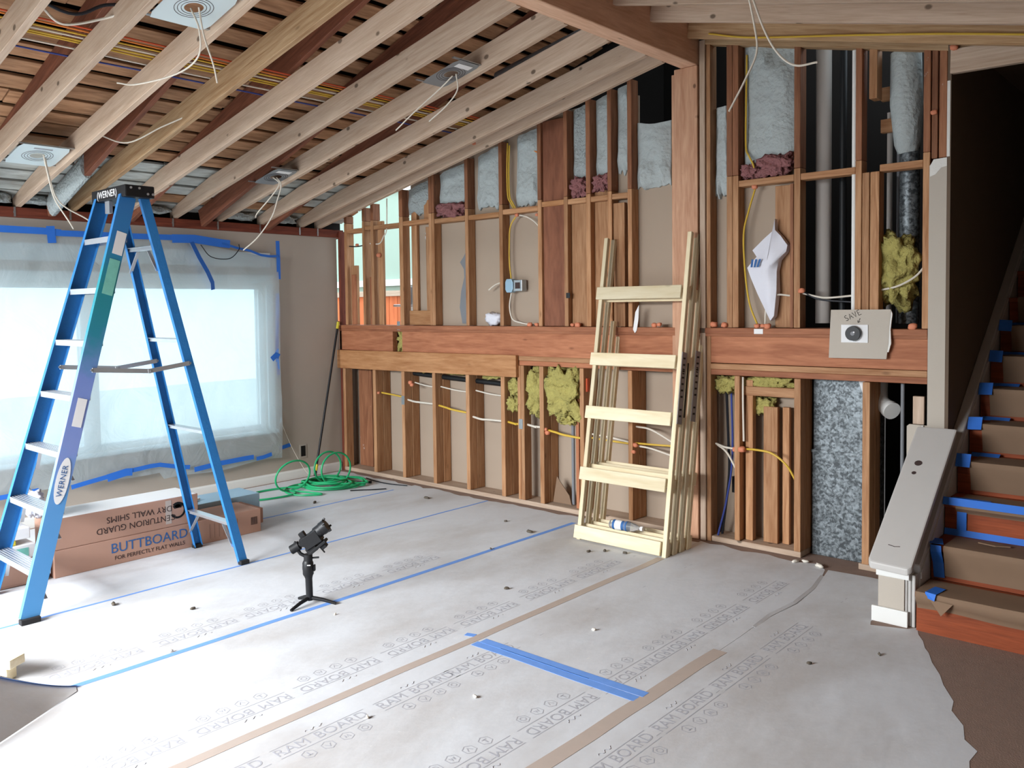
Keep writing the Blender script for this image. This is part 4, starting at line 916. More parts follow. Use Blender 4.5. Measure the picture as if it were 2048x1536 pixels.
# ------------------------------------------------------------------ thermostat on a drywall square
TH = thing('thermostat_panel', 'beige drywall square marked SAVE holding a round black thermostat', 'thermostat', (5.0,-.03,1.27))
MB().prism([(4.826,1.268),(5.155,1.27),(5.165,1.36),(5.17,1.45),(5.178,1.556),(4.838,1.556),(4.833,1.45)], 'y', -.034, -.022).build('drywall_square', 'drywall_light', TH)
MB().prism([(5.157,1.31),(5.166,1.36),(5.17,1.45),(5.179,1.55),(5.186,1.53),(5.176,1.44),(5.18,1.36),(5.166,1.31)], 'y', -.033, -.023).build('torn_edge', 'drywall_core', TH)
MB().box(4.90, 5.054, -.0395, -.0342, 1.362, 1.468).build('wall_plate', 'label_white', TH, bevel=.002)
dl = MB().cyl(V(4.975,-.039,1.416), V(4.975,-.066,1.416), .046, .042, n=36).build('dial', 'black_plastic', TH, smooth=True)
MB().tube([V(4.975+.044*math.cos(a), -.046, 1.416+.044*math.sin(a)) for a in [2*math.pi*i/32 for i in range(33)]], .003, 6).build('dial_ring', 'aluminium', dl, smooth=True)
MB().cyl(V(4.975,-.0662,1.416), V(4.975,-.0668,1.416), .012, n=20).build('dial_lens', 'grey_pipe', dl)
MB().cyl(V(4.983,-.0669,1.424), V(4.983,-.0673,1.424), .005, n=12).build('painted_glint', 'label_white', dl)  # white disc painted in as a highlight on the lens
hand = {'S': [(.8,.95),(.5,1),(.15,.85),(.3,.55),(.65,.45),(.8,.2),(.5,0),(.1,.1)], 'A': [(.0,0),(.45,1),(.9,.0),(.7,.4),(.2,.4)], 'V': [(.05,1),(.45,0),(.9,1)], 'E': [(.85,1),(.2,.95),(.15,.5),(.7,.52),(.15,.5),(.1,.02),(.8,.05)]}
g = MB(); ca, sa = math.cos(.55), math.sin(.55)
for q, chh in enumerate('SAVE'):
    P_ = []
    for (u, v) in hand[chh]:
        lx, lz = q*.028+u*.024, v*.032
        P_.append(V(4.928+lx*ca-lz*sa, -.0348, 1.488+lx*sa*.75+lz*ca))
    g.tube(P_, .0017, 5)
g.tube([V(5.008,-.0348,1.505),V(4.998,-.0348,1.482)], .0017, 5); g.tube([V(5.008,-.0348,1.486),V(4.996,-.0348,1.479),V(4.994,-.0348,1.493)], .0017, 5)
g.build('hand_lettering', 'ink_black', TH)

# ------------------------------------------------------------------ sprayed foam and insulation in the upper bays
top = lambda x: RT(x)-.01
FO = [(.968,1.305,2.45,top),(1.383,1.75,2.48,top),(1.84,2.138,2.43,top),(2.27,2.546,2.41,top),(2.845,3.012,2.545,top),(3.06,3.205,2.545,top),(3.25,3.378,2.56,top),(3.418,3.69,2.43,lambda x: 2.90-.03*math.sin((x-3.42)*9)),(4.03,4.143,2.32,2.90),(4.24,4.592,2.48,top)]
names = ['ragged foam patch above the paired blocks by the open corner','foam patch above the wide dark pink tuft','smooth bulging foam filling beside the yellow cables','foam patch right of the yellow cables','narrow rough foam strip beside the red plywood','narrow smooth foam strip above the round pink tuft','slim foam strip with a short ragged tail','broad foam patch below the black opening left of the post','narrow foam scrap right of the post','tall smooth foam panel under the sloped rafters right of the post']
for i, (a0, b0, zb, zt) in enumerate(FO):
    o = foam('spray_foam', a0, b0, zb, zt, i+1, 'foam_rough' if i in (0,4) else 'foam', bulge=.06 if i in (2,3,7,9) else .045)
    tag(o, 'grey white spray '+names[i], 'spray foam', 'spray foam in the stud bays')
for i, (c_, s_, lb) in enumerate((((1.55,.035,2.44),(.15,.035,.055),'dark pink insulation tuft under foam beside the open corner'),((2.925,.04,2.485),(.06,.035,.075),'pink insulation tuft hanging by the red plywood'),((3.13,.04,2.50),(.07,.035,.055),'round pink insulation tuft under narrow foam'),((4.47,.03,2.47),(.10,.04,.06),'pink insulation tuft under the tall foam panel'),((4.30,.04,2.45),(.06,.035,.045),'small dark pink tuft beside the yellow cable'))):
    tag(lump('pink_insulation', c_, s_, i+50, 'insulation_pink', amp=.7, freq=3.2), lb, 'insulation', 'pink insulation tufts')
YI = [((2.77,.05,.93),(.16,.075,.19),'big bulging yellow insulation batt between lower studs'),((2.465,.07,.93),(.07,.06,.19),'crumpled yellow insulation beside the paired studs'),((2.255,.07,.95),(.06,.05,.07),'yellow insulation wad left of the paired studs'),((2.26,.05,.81),(.06,.05,.055),'round hanging yellow insulation roll left of the paired studs'),((.865,.07,1.31),(.045,.035,.11),'yellow insulation stuffed in the beam gap'),((1.10,.12,1.05),(.14,.05,.035),'yellow insulation fringe under the left plank'),((1.55,.12,1.04),(.15,.05,.03),'yellow insulation fringe above the black pipe'),((1.98,.12,1.03),(.13,.05,.035),'yellow insulation fringe at the plank end'),((4.11,.10,1.06),(.09,.05,.055),'yellow insulation stuffed under the plates beside the post'),((4.40,.11,1.09),(.15,.05,.04),'yellow insulation strip stuffed above the cripple block'),((4.33,.14,.93),(.09,.04,.055),'hanging yellow insulation flap below the cripple block'),((5.17,.10,1.80),(.10,.07,.19),'yellow insulation wrapped round the vent duct'),((2.80,.05,.72),(.08,.05,.035),'thin yellow insulation tail below the big batt')]
for i, (c_, s_, lb) in enumerate(YI):
    tag(lump('yellow_insulation', c_, s_, i+80, 'insulation_yellow', amp=.6, freq=3.6), lb, 'insulation', 'yellow fibreglass insulation')

# ------------------------------------------------------------------ pipes and ducts in the chase
def pipe(name, a, b, r, mat, label, cat='pipe', n=22, group=None):
    return tag(MB().cyl(V(*a), V(*b), r, n=n).build(name, mat, smooth=True), label, cat, group)
pipe('drain_pipe', (4.682,.25,1.47), (4.682,.25,3.3), .047, 'pvc_white', 'thick pale plastic drain pipe in the dark bay')
pipe('vent_pipe', (4.795,.27,1.47), (4.795,.27,3.25), .022, 'black_pipe', 'thin black pipe beside the pale drain pipe')
pipe('conduit_pipe', (4.948,.03,1.55), (4.948,.03,3.08), .014, 'pvc_bright', 'slim white pipe fixed to the side of a stud')
pipe('gas_pipe', (5.115,.3,1.47), (5.115,.3,2.9), .012, 'grey_pipe', 'slim grey pipe behind the short hanging stud')
pipe('gas_pipe', (5.05,.34,1.47), (5.05,.34,2.75), .016, 'pvc_white', 'pale slim pipe deep behind the paired studs')
dv = thing('vent_duct', 'round galvanised vent duct sprayed with foam at its top', 'duct', (5.2,.2,1.47))
MB().cyl(V(5.205,.2,1.47), V(5.205,.2,2.52), .055, n=26).build('duct_pipe', 'duct_metal', dv, smooth=True)
MB().tube([V(5.20,.19,2.47),V(5.195,.185,2.52),V(5.19,.18,2.75),V(5.185,.18,3.05)], [.056,.07,.088,.083], 26).build('foam_sleeve', 'foam', dv, smooth=True)
pipe('wall_duct', (5.27,.45,1.47), (5.27,.45,2.9), .03, 'grey_pipe', 'dull grey pipe far behind the vent duct')
for q, z in enumerate((2.66,2.85)):
    o = lumber('chase_block', (5.02,.28,z), (5.20,.28,z), .04, .08, 'stud_wood', None); tag(o, ['lower','upper'][q]+' wood block nailed behind the short hanging stud', 'block', 'blocks in the chase')
dk = thing('air_duct', 'large rectangular galvanised air duct standing behind the studs', 'duct', (4.81,.3,0))
MB().box(4.655, 4.965, .15, .55, .0, .66).build('duct_lower', 'duct_metal', dk, bevel=.003); MB().box(4.66, 4.965, .155, .55, .665, 1.20).build('duct_upper', 'duct_metal', dk, bevel=.003)
MB().box(4.65, 4.97, .146, .55, .652, .672).build('duct_seam', 'duct_metal', dk, bevel=.003)
el = thing('drain_elbow', 'white plastic drain elbow hanging below the wall plates', 'pipe', (5.07,.2,1.0))
MB().tube(spline([(5.02,.28,1.12),(5.03,.24,1.06),(5.05,.2,1.0),(5.10,.17,.965),(5.125,.15,.955)],6), .047, 22).build('elbow', 'pvc_bright', el, smooth=True)
MB().tube([V(5.108,.165,.962),V(5.135,.143,.95)], .053, 22).build('elbow_rim', 'pvc_bright', el, smooth=True)
o = MB().prism([(4.94,1.135),(5.0,1.135),(4.995,1.0),(4.975,1.03)], 'y', .13, .136).build('plastic_flap', 'label_white'); tag(o, 'white plastic flap hanging beside the air duct', 'plastic scrap')
pipe('water_pipe', (5.20,.12,.55), (5.20,.12,1.12), .011, 'grey_pipe', 'thin dark water pipe beside the drywall end')
pipe('water_pipe', (5.09,.16,.05), (5.09,.16,.94), .003, 'aluminium', 'thin shiny rod hanging under the drain elbow', n=8)
o = lumber('wood_offcut', (5.315,.03,.9), (5.315,.03,1.06), .06, .03, 'rafter_wood', None, up=(0,1,0)); tag(o, 'short pale offcut standing behind the drywall end', 'offcut')
pipe('black_pipe', (.47,.05,.05), (.47,.05,1.02), .016, 'black_pipe', 'black upright pipe in the corner bay')
pipe('black_pipe', (.44,.09,.05), (.44,.09,1.02), .012, 'grey_pipe', 'grey upright conduit in the corner bay')
pipe('black_pipe', (2.80,.10,.05), (2.80,.10,.70), .014, 'grey_pipe', 'grey upright conduit below the big insulation batt')
pipe('thin_conduit', (1.24,.10,.05), (1.24,.10,1.0), .006, 'black_pipe', 'thin dark conduit in the bay under the left plank', n=10)
tag(MB().tube(spline([(.98,.10,1.0),(1.3,.10,.985),(1.7,.10,.97),(2.13,.10,.955)],6), .022, 14).build('black_drain', 'black_pipe', smooth=True), 'black drain hose running behind studs under the left plank', 'pipe')
# ceiling duct near the ridge
tag(MB().tube([V(3.80,-.60,3.42),V(3.3,-.60,3.33),V(2.7,-.60,3.22)], .055, 20).build('ceiling_duct', 'grey_pipe', smooth=True), 'grey round duct lying above the rafters near the ridge beam', 'duct')

# ------------------------------------------------------------------ cables
CAB = [(2.335,'cable_red','red cable'),(2.305,'cable_orange','orange cable'),(2.27,'cable_yellow','upper yellow cable'),(2.235,'cable_white','white cable between yellow ones'),(2.205,'cable_yellow','middle yellow cable'),(2.18,'cable_yellow','lower yellow cable'),(2.105,'cable_white','lone white cable'),(2.028,'cable_blue','blue cable')]
for i, (x, mt, nm) in enumerate(CAB):
    z = RB(x)+.147+.010
    cable('ceiling_cable', [(x+.012*nz((i,yy,0),1.3), yy, z+.006*nz((i,yy,4),1.7)) for yy in [-6.9+.5*q for q in range(14)]], .0055, mt, nm+' running across the tops of the rafters', 'ceiling cable bundle', k=4, n=6)
cable('ceiling_cable', [(2.60,-4.6,RB(2.6)+.16),(2.63,-3.9,RB(2.6)+.16),(2.58,-3.5,RB(2.58)+.08),(2.62,-3.3,RB(2.62)+.15),(2.66,-2.9,RB(2.66)+.16)], .008, 'cable_black', 'thick dark cable sagging near the upper light plate')
cable('ceiling_cable', [(2.56,-3.62,RB(2.56)+.1),(2.52,-3.5,RB(2.5)+.06),(2.58,-3.32,RB(2.58)+.1),(2.7,-3.26,RB(2.7)+.1)], .006, 'cable_white', 'white cable sagging beside the thick dark cable')
cable('stud_cable', [(.57,.05,.80),(.75,.04,.79),(.92,.045,.775)], .008, 'cable_yellow', 'yellow cable stub entering the second lower stud')
for i, (a, b, z0, z1) in enumerate(((.95,1.33,.76,.74),(1.36,1.74,.735,.69),(1.79,2.14,.665,.655),(2.18,2.34,.655,.645),(2.39,2.55,.65,.64),(2.59,2.94,.625,.585))):
    cable('stud_cable', [(a-.02,.045,z0),(a+.1,.03,z0-.012),((a+b)/2,.03,(z0+z1)/2-.004),(b+.02,.045,z1)], .009, 'cable_yellow' if i % 2 else 'cable_white', ['white cable in the bay right of the second lower stud','yellow cable in the bay under the middle of the plank','white cable in the bay under the plank end','yellow cable stub left of the paired studs','white cable stub right of the paired studs','yellow cable below the big insulation batt'][i], 'cables through the lower studs')
for i, (a, b, z) in enumerate(((1.03,1.32,.90),(1.37,1.73,.88),(1.80,2.14,.87))):
    cable('stud_cable', [(a,.06,z+.02),((a+b)/2,.055,z),(b,.06,z-.01)], .006, 'cable_white', 'thin white cable below the black drain hose, in the '+['first','second','third'][i]+' bay with it', 'thin cables below the drain hose')
for i, (pts_, mt, lb) in enumerate((([(3.0,.05,.60),(3.2,.04,.595),(3.38,.04,.59)],'cable_yellow','yellow cable behind the frame rungs'),([(3.0,.05,.63),(3.2,.04,.62),(3.38,.04,.60)],'cable_white','white cable above the yellow one behind the frames'),([(3.41,.04,.60),(3.55,.03,.605),(3.74,.04,.61)],'cable_yellow','yellow cable between stud and post'),([(3.41,.05,.72),(3.55,.03,.71),(3.74,.05,.62)],'cable_white','arched white cable between stud and post'),([(3.41,.05,.58),(3.55,.03,.575),(3.74,.05,.53)],'cable_white','low white cable between stud and post'),([(4.04,.05,.66),(4.12,.03,.645),(4.2,.04,.64)],'cable_white','white cable pair right of the post'),([(4.04,.06,.655),(4.13,.03,.61),(4.2,.03,.5)],'cable_white','white cable drooping right of the post'),([(4.24,.04,.645),(4.35,.0,.655),(4.46,-.01,.645),(4.55,.0,.58),(4.6,.03,.48)],'cable_yellow','yellow cable arching to the corner stud by the air duct'),([(4.245,.03,1.12),(4.25,.02,.95),(4.255,.02,.70)],'cable_white','thin white cable hanging by the yellow insulation'),([(4.10,.08,1.1),(4.12,.07,.7),(4.13,.06,.45),(4.08,.06,.05)],'cable_black','dark upright cable right of the post'),([(4.135,.08,1.1),(4.15,.07,.6),(4.12,.05,.3),(4.06,.04,.04)],'cable_blue','blue grey cable hanging right of the post'))):
    cable('stud_cable', pts_, .007 if mt != 'cable_black' else .009, mt, lb)
for i, (pts_, mt, lb) in enumerate((([(2.215,.035,2.92),(2.21,.03,2.7),(2.215,.03,2.5),(2.24,.035,2.44),(2.27,.04,2.39)],'cable_yellow','double yellow cable running down the stud to the block'),([(2.235,.035,2.90),(2.23,.03,2.7),(2.235,.03,2.5),(2.26,.035,2.44),(2.29,.04,2.39)],'cable_yellow','second yellow cable beside the double run'),([(2.30,.04,2.335),(2.24,.03,2.25),(2.225,.03,2.1),(2.225,.03,1.95),(2.24,.03,1.83)],'cable_yellow','yellow cable from fire block to junction box'),([(2.32,.04,2.335),(2.42,.03,2.31),(2.50,.035,2.26),(2.545,.05,2.2)],'cable_white','short white cable arching under the fire block'),([(2.24,.03,1.71),(2.22,.03,1.6),(2.25,.03,1.5),(2.35,.02,1.47),(2.45,.03,1.455)],'cable_white','white cable curving from junction box to sill'),([(2.12,.04,1.80),(2.06,.03,1.78),(2.0,.02,1.74)],'cable_white','cut white cable end poking out beside a stud'),([(4.262,.05,3.2),(4.26,.045,2.9),(4.258,.045,2.62),(4.29,.02,2.55),(4.325,.015,2.48),(4.325,.03,2.41)],'cable_yellow','yellow cable running down beside the tall foam panel'),([(4.33,.03,2.34),(4.29,.02,2.2),(4.26,.01,2.05),(4.27,.01,1.8),(4.30,.01,1.6),(4.35,.02,1.46)],'cable_yellow','yellow cable bowing down beside the white bag'),([(4.40,.02,1.46),(4.42,.0,1.58),(4.48,-.005,1.65),(4.58,.02,1.645)],'cable_white','white cable looping from sill under the white bag'),([(4.64,.03,1.66),(4.78,.02,1.63),(4.95,.03,1.64)],'cable_white','white cable crossing the pale drain pipe'),([(4.64,.03,1.67),(4.75,.02,1.62),(4.95,.03,1.60)],'cable_black','black cable crossing the pale drain pipe'),([(5.10,.05,1.67),(5.2,.02,1.69),(5.29,.02,1.74),(5.34,.03,1.80)],'cable_white','white cable curving across the vent duct'),([(2.33,.06,2.93),(2.42,.05,2.86),(2.53,.06,2.80)],'cable_orange','orange brown cables slanting behind the gable rafter'),([(.45,.04,2.22),(.60,.03,2.21),(.66,.03,2.27),(.72,.02,2.34),(.72,.03,2.62)],'cable_white','white cable bending up in the open corner'),([(.15,.03,2.21),(.28,.02,2.20),(.40,.03,2.21)],'cable_black','thin dark cable between the corner studs'))):
    cable('wall_cable', pts_, .006, mt, lb)
# orange fire caulk blobs around cable holes
FC = [(.56,.02,.80),(1.0,.03,.92),(1.02,.03,.90),(2.59,.02,.63),(2.60,.03,.605),(3.42,.02,.59),(3.41,.01,.54),(4.245,.01,.645),(4.20,.02,.64),(2.31,.03,2.335),(2.52,.03,2.32),(2.45,.01,1.456),(2.52,.01,1.456),(2.88,.0,1.457),(2.93,.0,1.457),(3.60,-.01,1.458),(3.64,-.01,1.462),(4.06,-.012,1.465),(4.135,-.012,1.462),(4.36,-.01,1.456),(4.40,-.012,1.458),(4.43,-.01,1.455),(4.645,.0,1.675),(5.39,-.012,2.64),(5.285,.0,1.458),(5.49,-.028,2.97),(.28,.02,2.215),(.60,.02,2.10),(2.10,-.23,2.90),(4.335,.01,2.345)]
FL = ['where the yellow stub enters the corner bay stud','around the upper thin cable in the first wide lower bay','beside the thin cable under the black drain hose','where cables leave the stud below the big batt','under the cable hole below the big batt','on the stud seen through the frames','hanging below the stud hole seen through the frames','at the base of the arching yellow cable','on the stud face right of the post','under the fire block above the junction box','under the fire block at the arching white cable','on the sill below the junction box','on the sill beside the cable from the junction box','on the sill below the red plywood','on the sill beside the stud by the red plywood','on the sill behind the top of the frames','on the sill beside the post behind the frames','on the sill just right of the post','on the sill left of the doubled stud','on the sill under the bowing yellow cable','on the sill above the small paper label','on the sill under the white plastic bag','on the stud left of the pale drain pipe','on the old stud above the torn drywall end','on the sill under the vent duct','at the stair header end','between two corner studs by the daylight','on the third corner stud beside the daylight','on the gable rafter above the yellow cables','under the block below the tall foam panel']
for i, c_ in enumerate(FC):
    s_ = .016+.010*((i*37) % 10)/10
    tag(lump('fire_caulk', c_, (s_, s_*.7, s_*.75), i+200, 'fire_caulk', amp=.35, freq=2, sub=2), 'orange caulk blob '+FL[i], 'caulk', 'orange caulk blobs')
# nail plates
for i, (x, z) in enumerate(((.93,.755),(2.352,.655),(.895,1.44))):
    o = MB().box(x-.02, x+.02, -.003, -.001 if i < 2 else -.0015, z-.04, z+.04).build('nail_plate', 'galvanised'); o.location.y = -.004 if i == 2 else 0
    if i == 2: o.location.y = -.006
    tag(o, ['small metal nail plate on the second lower stud','small metal nail plate on the paired studs','metal plate on the sill above the beam gap'][i], 'plate')
o = MB().box(4.34, 4.40, -.012, -.0065, 1.405, 1.437).build('paper_label', 'label_white'); tag(o, 'small white paper label on the sill below the bag', 'label')
# junction box
JB = thing('junction_box', 'pale blue octagonal junction box fixed beside a stud', 'junction box', (2.26,.02,1.77))
MB().prism([(2.20,1.74),(2.215,1.715),(2.265,1.715),(2.28,1.74),(2.28,1.80),(2.265,1.825),(2.215,1.825),(2.20,1.80)], 'y', .0, .05).build('box_cover', 'junction_blue', JB, bevel=.004)
MB().box(2.282, 2.37, .01, .07, 1.725, 1.815).build('box_side', 'galvanised', JB, bevel=.003); MB().box(2.30,2.35,.008,.0095,1.745,1.795).build('box_label', 'ink_dark', JB)
# black box low beside the post and other small things
o = MB().box(4.13, 4.195, .10, .15, .33, .44).build('outlet_box', 'black_plastic', bevel=.004); tag(o, 'black outlet box low in the bay right of the post', 'outlet box')
o = MB().box(3.07, 3.37, .176, .185, .325, .35).build('level_tool', 'label_white'); o2 = MB().box(3.22, 3.37, .174, .1758, .327, .348).build('blue_band', 'ink_blue', o); tag(o, 'white and blue marker strip on the drywall behind the frames', 'marker strip')
o = lump('white_putty', (1.235,.07,2.235), (.03,.02,.05), 5, 'label_white', amp=.6, freq=3, sub=3); tag(o, 'white foam blob hanging under the fire block near the corner', 'foam blob')
o = lump('white_rag', (2.03,.05,1.50), (.08,.03,.05), 6, 'bag_white', amp=.6, freq=3, sub=3); tag(o, 'crumpled white rag on the sill beside a stud', 'rag')
o = MB().prism([(1.63,1.46),(1.60,1.6),(1.62,1.74),(1.66,1.86),(1.655,1.93),(1.61,1.99),(1.65,2.03),(1.68,2.07),(1.72,2.09),(1.74,2.1),(1.745,1.46)], 'y', .080, .084).build('plastic_scrap', 'grey_pipe'); tag(o, 'torn grey plastic scrap stuck to the drywall between studs', 'plastic scrap')
o = MB().prism([(3.43,1.425),(3.45,1.55),(3.48,1.60),(3.475,1.50),(3.46,1.42),(3.445,1.40)], 'y', -.016, -.009).build('plastic_shim', 'label_white'); tag(o, 'small white plastic strip hanging over the sill', 'plastic scrap')
o = MB().box(2.975, 2.99, .03, .06, .95, 1.05).build('red_tag', 'cable_red'); tag(o, 'small red tag behind the stud beside the insulation batt', 'tag')
o = MB().box(2.825, 2.86, -.006, -.0005, 1.66, 1.70).build('black_clip', 'black_plastic'); tag(o, 'small black clip on the stud beside the red plywood', 'clip')
o = MB().prism([(2.62,.05),(2.66,.26),(2.69,.22),(2.78,.12),(2.80,.05)], 'y', .07, .076).build('paper_offcut', 'kraft_paper'); tag(o, 'torn brown paper piece standing behind the lower studs', 'paper')
o = MB().prism([(3.12,-.10),(3.22,-.12),(3.3,-.08),(3.27,-.04),(3.15,-.05)], 'z', .003, .03).build('paper_offcut', 'kraft_paper', bevel=.003); o.location=(.05,-.06,0); tag(o, 'curled brown paper scrap on the floor behind the frame foot', 'paper')
# white plastic bag
bv = [(4.475,2.13),(4.478,2.06),(4.515,2.02),(4.56,1.96),(4.55,1.92),(4.505,1.87),(4.49,1.80),(4.495,1.68),(4.475,1.52),(4.45,1.49),(4.41,1.56),(4.36,1.66),(4.32,1.76),(4.295,1.83),(4.33,1.87),(4.355,1.90),(4.33,1.94),(4.40,2.01),(4.47,2.06)]
nb = len(bv); cxb, czb = 4.43, 1.80; vs = []
for layer in range(2):
    for s_ in (1, .62, .28):
        for (x, z) in bv:
            px, pz = cxb+(x-cxb)*s_, czb+(z-czb)*s_
            yy = (-.012 if layer == 0 else .035)-(.035*(1-s_)+.02*nz((px*9,pz*9,1),1)+.012*nz((px*22,pz*14,2),1))*(1 if layer == 0 else 0)
            vs.append((px, yy, pz))
fs = []
for layer in range(2):
    b_ = layer*3*nb
    for r_ in range(2):
        for i in range(nb): fs.append((b_+r_*nb+i, b_+r_*nb+(i+1)%nb, b_+(r_+1)*nb+(i+1)%nb, b_+(r_+1)*nb+i))
    fs.append(tuple(b_+2*nb+i for i in range(nb)))
for i in range(nb): fs.append((i, (i+1)%nb, 3*nb+(i+1)%nb, 3*nb+i))
BG = MB().add(vs, fs).build('plastic_bag', 'bag_white', smooth=True); tag(BG, 'white plastic bag with blue print hanging between studs', 'bag')
g = MB()
for q in range(3): g.add([(4.345+q*.025,-.058,1.88),(4.36+q*.025,-.058,1.88),(4.352+q*.02,-.056,1.83),(4.337+q*.02,-.056,1.83)], [(0,1,2,3)])
g.build('bag_print', 'ink_blue', BG)

# ------------------------------------------------------------------ recessed light plates in the ceiling
def light_plate(x, y, mat, label, sx=.34, sy=.26, lab=False):
    t = thing('light_plate', label, 'light plate', (x,y,RB(x)+.03), 'recessed light mounting plates')
    sl = math.atan(.214); M = frame(V(x,y,RB(x)+.03), (math.cos(sl),0,math.sin(sl)), (0,1,0))
    # plate with a round hole
    n = 28; vs = []; fs = []
    for k_ in range(n):
        a = 2*math.pi*k_/n; r_ = .045
        ca_, sa_ = math.cos(a), math.sin(a); q = 1/max(abs(ca_)/(sx/2), abs(sa_)/(sy/2))
        vs += [M @ V(r_*ca_, r_*sa_, 0), M @ V(q*ca_, q*sa_, 0), M @ V(r_*ca_, r_*sa_, .0015), M @ V(q*ca_, q*sa_, .0015)]
    for k_ in range(n):
        a = k_*4; b_ = ((k_+1)%n)*4
        fs += [(a, b_, b_+1, a+1), (a+2, a+3, b_+3, b_+2), (a, a+2, b_+2, b_), (a+1, b_+1, b_+3, a+3)]
    MB().add(vs, fs).build('plate', mat, t)
    for r_ in (.058, .075, .09):
        MB().tube([M @ V(r_*math.cos(2*math.pi*i/30), r_*math.sin(2*math.pi*i/30), -.0005) for i in range(31)], .0014, 5).build('knockout_ring', 'ink_dark', t)
    lumber('hanger_bar', M @ V(sx/2-.005,-sy/2-.04,.008), M @ V(sx/2-.005,sy/2+.04,.008), .02, .006, 'galvanised', t, bev=0)
    lumber('hanger_bar', M @ V(-sx/2+.005,-sy/2-.04,.008), M @ V(-sx/2+.005,sy/2+.04,.008), .02, .006, 'galvanised', t, bev=0)
    if lab: MB().box(.09,.135,-.06,.06,-.0022,-.0008, M).build('paper_label', 'label_white', t)
    else:
        g = MB()
        for q in range(3): g.box(.11+q*.008, .113+q*.008, -.06, .05, -.0016, -.0006, M)
        g.build('printed_lines', 'ink_print', t)
    return M
flat('plate_white', rgb(206,218,220), .4, metal=.2, var=.04)
flat('plate_grey', rgb(140,146,150), .4, metal=.4, var=.08)
light_plate(.94,-3.075,'plate_white','white light plate with ring cutouts above the ladder', sy=.30)
light_plate(2.97,-3.075,'plate_white','white light plate near the upper picture edge with two dangling cables', sy=.30)
light_plate(3.0,-1.385,'plate_grey','grey light plate with paper label near the ridge beam', lab=True, sy=.20)
light_plate(1.06,-1.385,'plate_grey','grey light plate with paper label near the window wall', lab=True, sy=.20)
cable('lamp_cable', [(.92,-3.02,2.62),(.88,-3.0,2.56),(.80,-2.95,2.47),(.70,-2.88,2.38),(.66,-2.80,2.32),(.66,-2.68,2.26),(.66,-2.62,2.22)], .005, 'cable_white', 'white cable drooping from the light plate above the ladder')
cable('lamp_cable', [(.94,-3.04,2.62),(.86,-2.99,2.52),(.76,-2.92,2.38),(.72,-2.86,2.30),(.70,-2.80,2.22),(.66,-2.76,2.18)], .005, 'cable_white', 'second white cable hanging beside the drooping one above the ladder')
cable('lamp_cable', [(2.93,-3.07,3.05),(2.95,-3.04,2.95),(2.86,-3.0,2.85),(2.60,-2.98,2.82),(2.30,-3.05,2.81),(2.22,-3.12,2.82)], .0045, 'cable_white', 'white cable curling sideways from the upper light plate')
cable('lamp_cable', [(2.97,-3.05,3.05),(2.92,-3.0,2.94),(2.88,-2.93,2.82),(2.86,-2.90,2.74)], .0045, 'cable_white', 'straight white cable pair hanging from the upper light plate')
cable('lamp_cable', [(3.0,-1.37,3.04),(2.9,-1.38,2.98),(2.7,-1.42,2.86),(2.55,-1.45,2.76)], .0045, 'cable_white', 'cable hanging from the grey light plate near the ridge')
cable('lamp_cable', [(3.02,-1.36,3.05),(3.0,-1.33,2.96),(2.9,-1.33,2.88),(2.76,-1.35,2.80)], .0045, 'cable_white', 'second cable hanging from the grey light plate near the ridge')
cable('lamp_cable', [(1.04,-1.4,2.63),(1.08,-1.37,2.58),(1.02,-1.40,2.49),(.88,-1.44,2.37),(.86,-1.45,2.33)], .005, 'cable_white', 'short cable dangling from the grey plate near the window wall')
cable('lamp_cable', [(1.06,-1.38,2.63),(1.09,-1.36,2.57),(1.05,-1.37,2.46),(.98,-1.38,2.33),(.84,-1.42,2.18),(.72,-1.48,2.08)], .005, 'cable_white', 'long cable dangling from the grey plate near the window wall')
cable('lamp_cable', [(1.35,-2.87,RB(1.35)+.05),(1.40,-2.7,RB(1.4)+.0),(1.62,-2.58,RB(1.6)+.04),(1.80,-2.5,RB(1.8)+.05)], .0045, 'cable_white', 'thin white cable looping between two rafters above the ladder')
cable('lamp_cable', [(5.0,-1.5,3.05),(5.02,-1.45,2.86),(5.03,-1.45,2.74),(4.99,-1.48,2.62),(4.93,-1.52,2.48)], .0048, 'cable_white', 'cut cable hanging straight down before the right hand rafters')
cable('lamp_cable', [(5.0,-1.48,3.05),(5.06,-1.44,2.84),(5.12,-1.42,2.72),(5.19,-1.40,2.66),(5.28,-1.38,2.66)], .0048, 'cable_white', 'cut cable curling up at its end before the right hand rafters')
cable('rafter_cable', [(4.1,-.15,RR(4.1)+.03),(4.4,-.16,RR(4.4)+.01),(5.0,-.155,RR(5.0)+.035),(5.6,-.16,RR(5.6)+.05),(6.6,-.16,RR(6.6)+.05)], .006, 'cable_yellow', 'yellow cable running along the last right hand rafter')

# ------------------------------------------------------------------ outside the open corner
SD = thing('garden_fence', 'orange wooden board fence outside the open corner', 'fence', (-2,2,-.3))
for q in range(24): lumber('fence_board', (-4.2+q*.16,2.0,-.3), (-4.2+q*.16,2.0,1.76), .155, .02, 'siding_orange', SD, up=(0,1,0))
lumber('fence_rail', (-4.3,1.97,1.79), (-.4,1.97,1.79), .10, .07, 'rafter_wood', SD)
nb_ = thing('neighbour_shed', 'pale green shed wall outside behind the fence', 'shed', (-3,3.6,-.3))
MB().box(-6.2, .5, 3.6, 3.7, -.3, 3.4).build('shed_wall', 'siding_green', nb_); MB().box(-6.2, .6, 3.55, 3.75, 3.4, 3.6).build('shed_trim', 'white_paint', nb_); MB().box(-6.2, .6, 3.5, 3.6, 1.95, 2.05).build('shed_band', 'white_paint', nb_)
DS = thing('exhaust_pipe', 'grey kinked exhaust pipe standing in the open corner', 'pipe', (.75,.2,SILL))
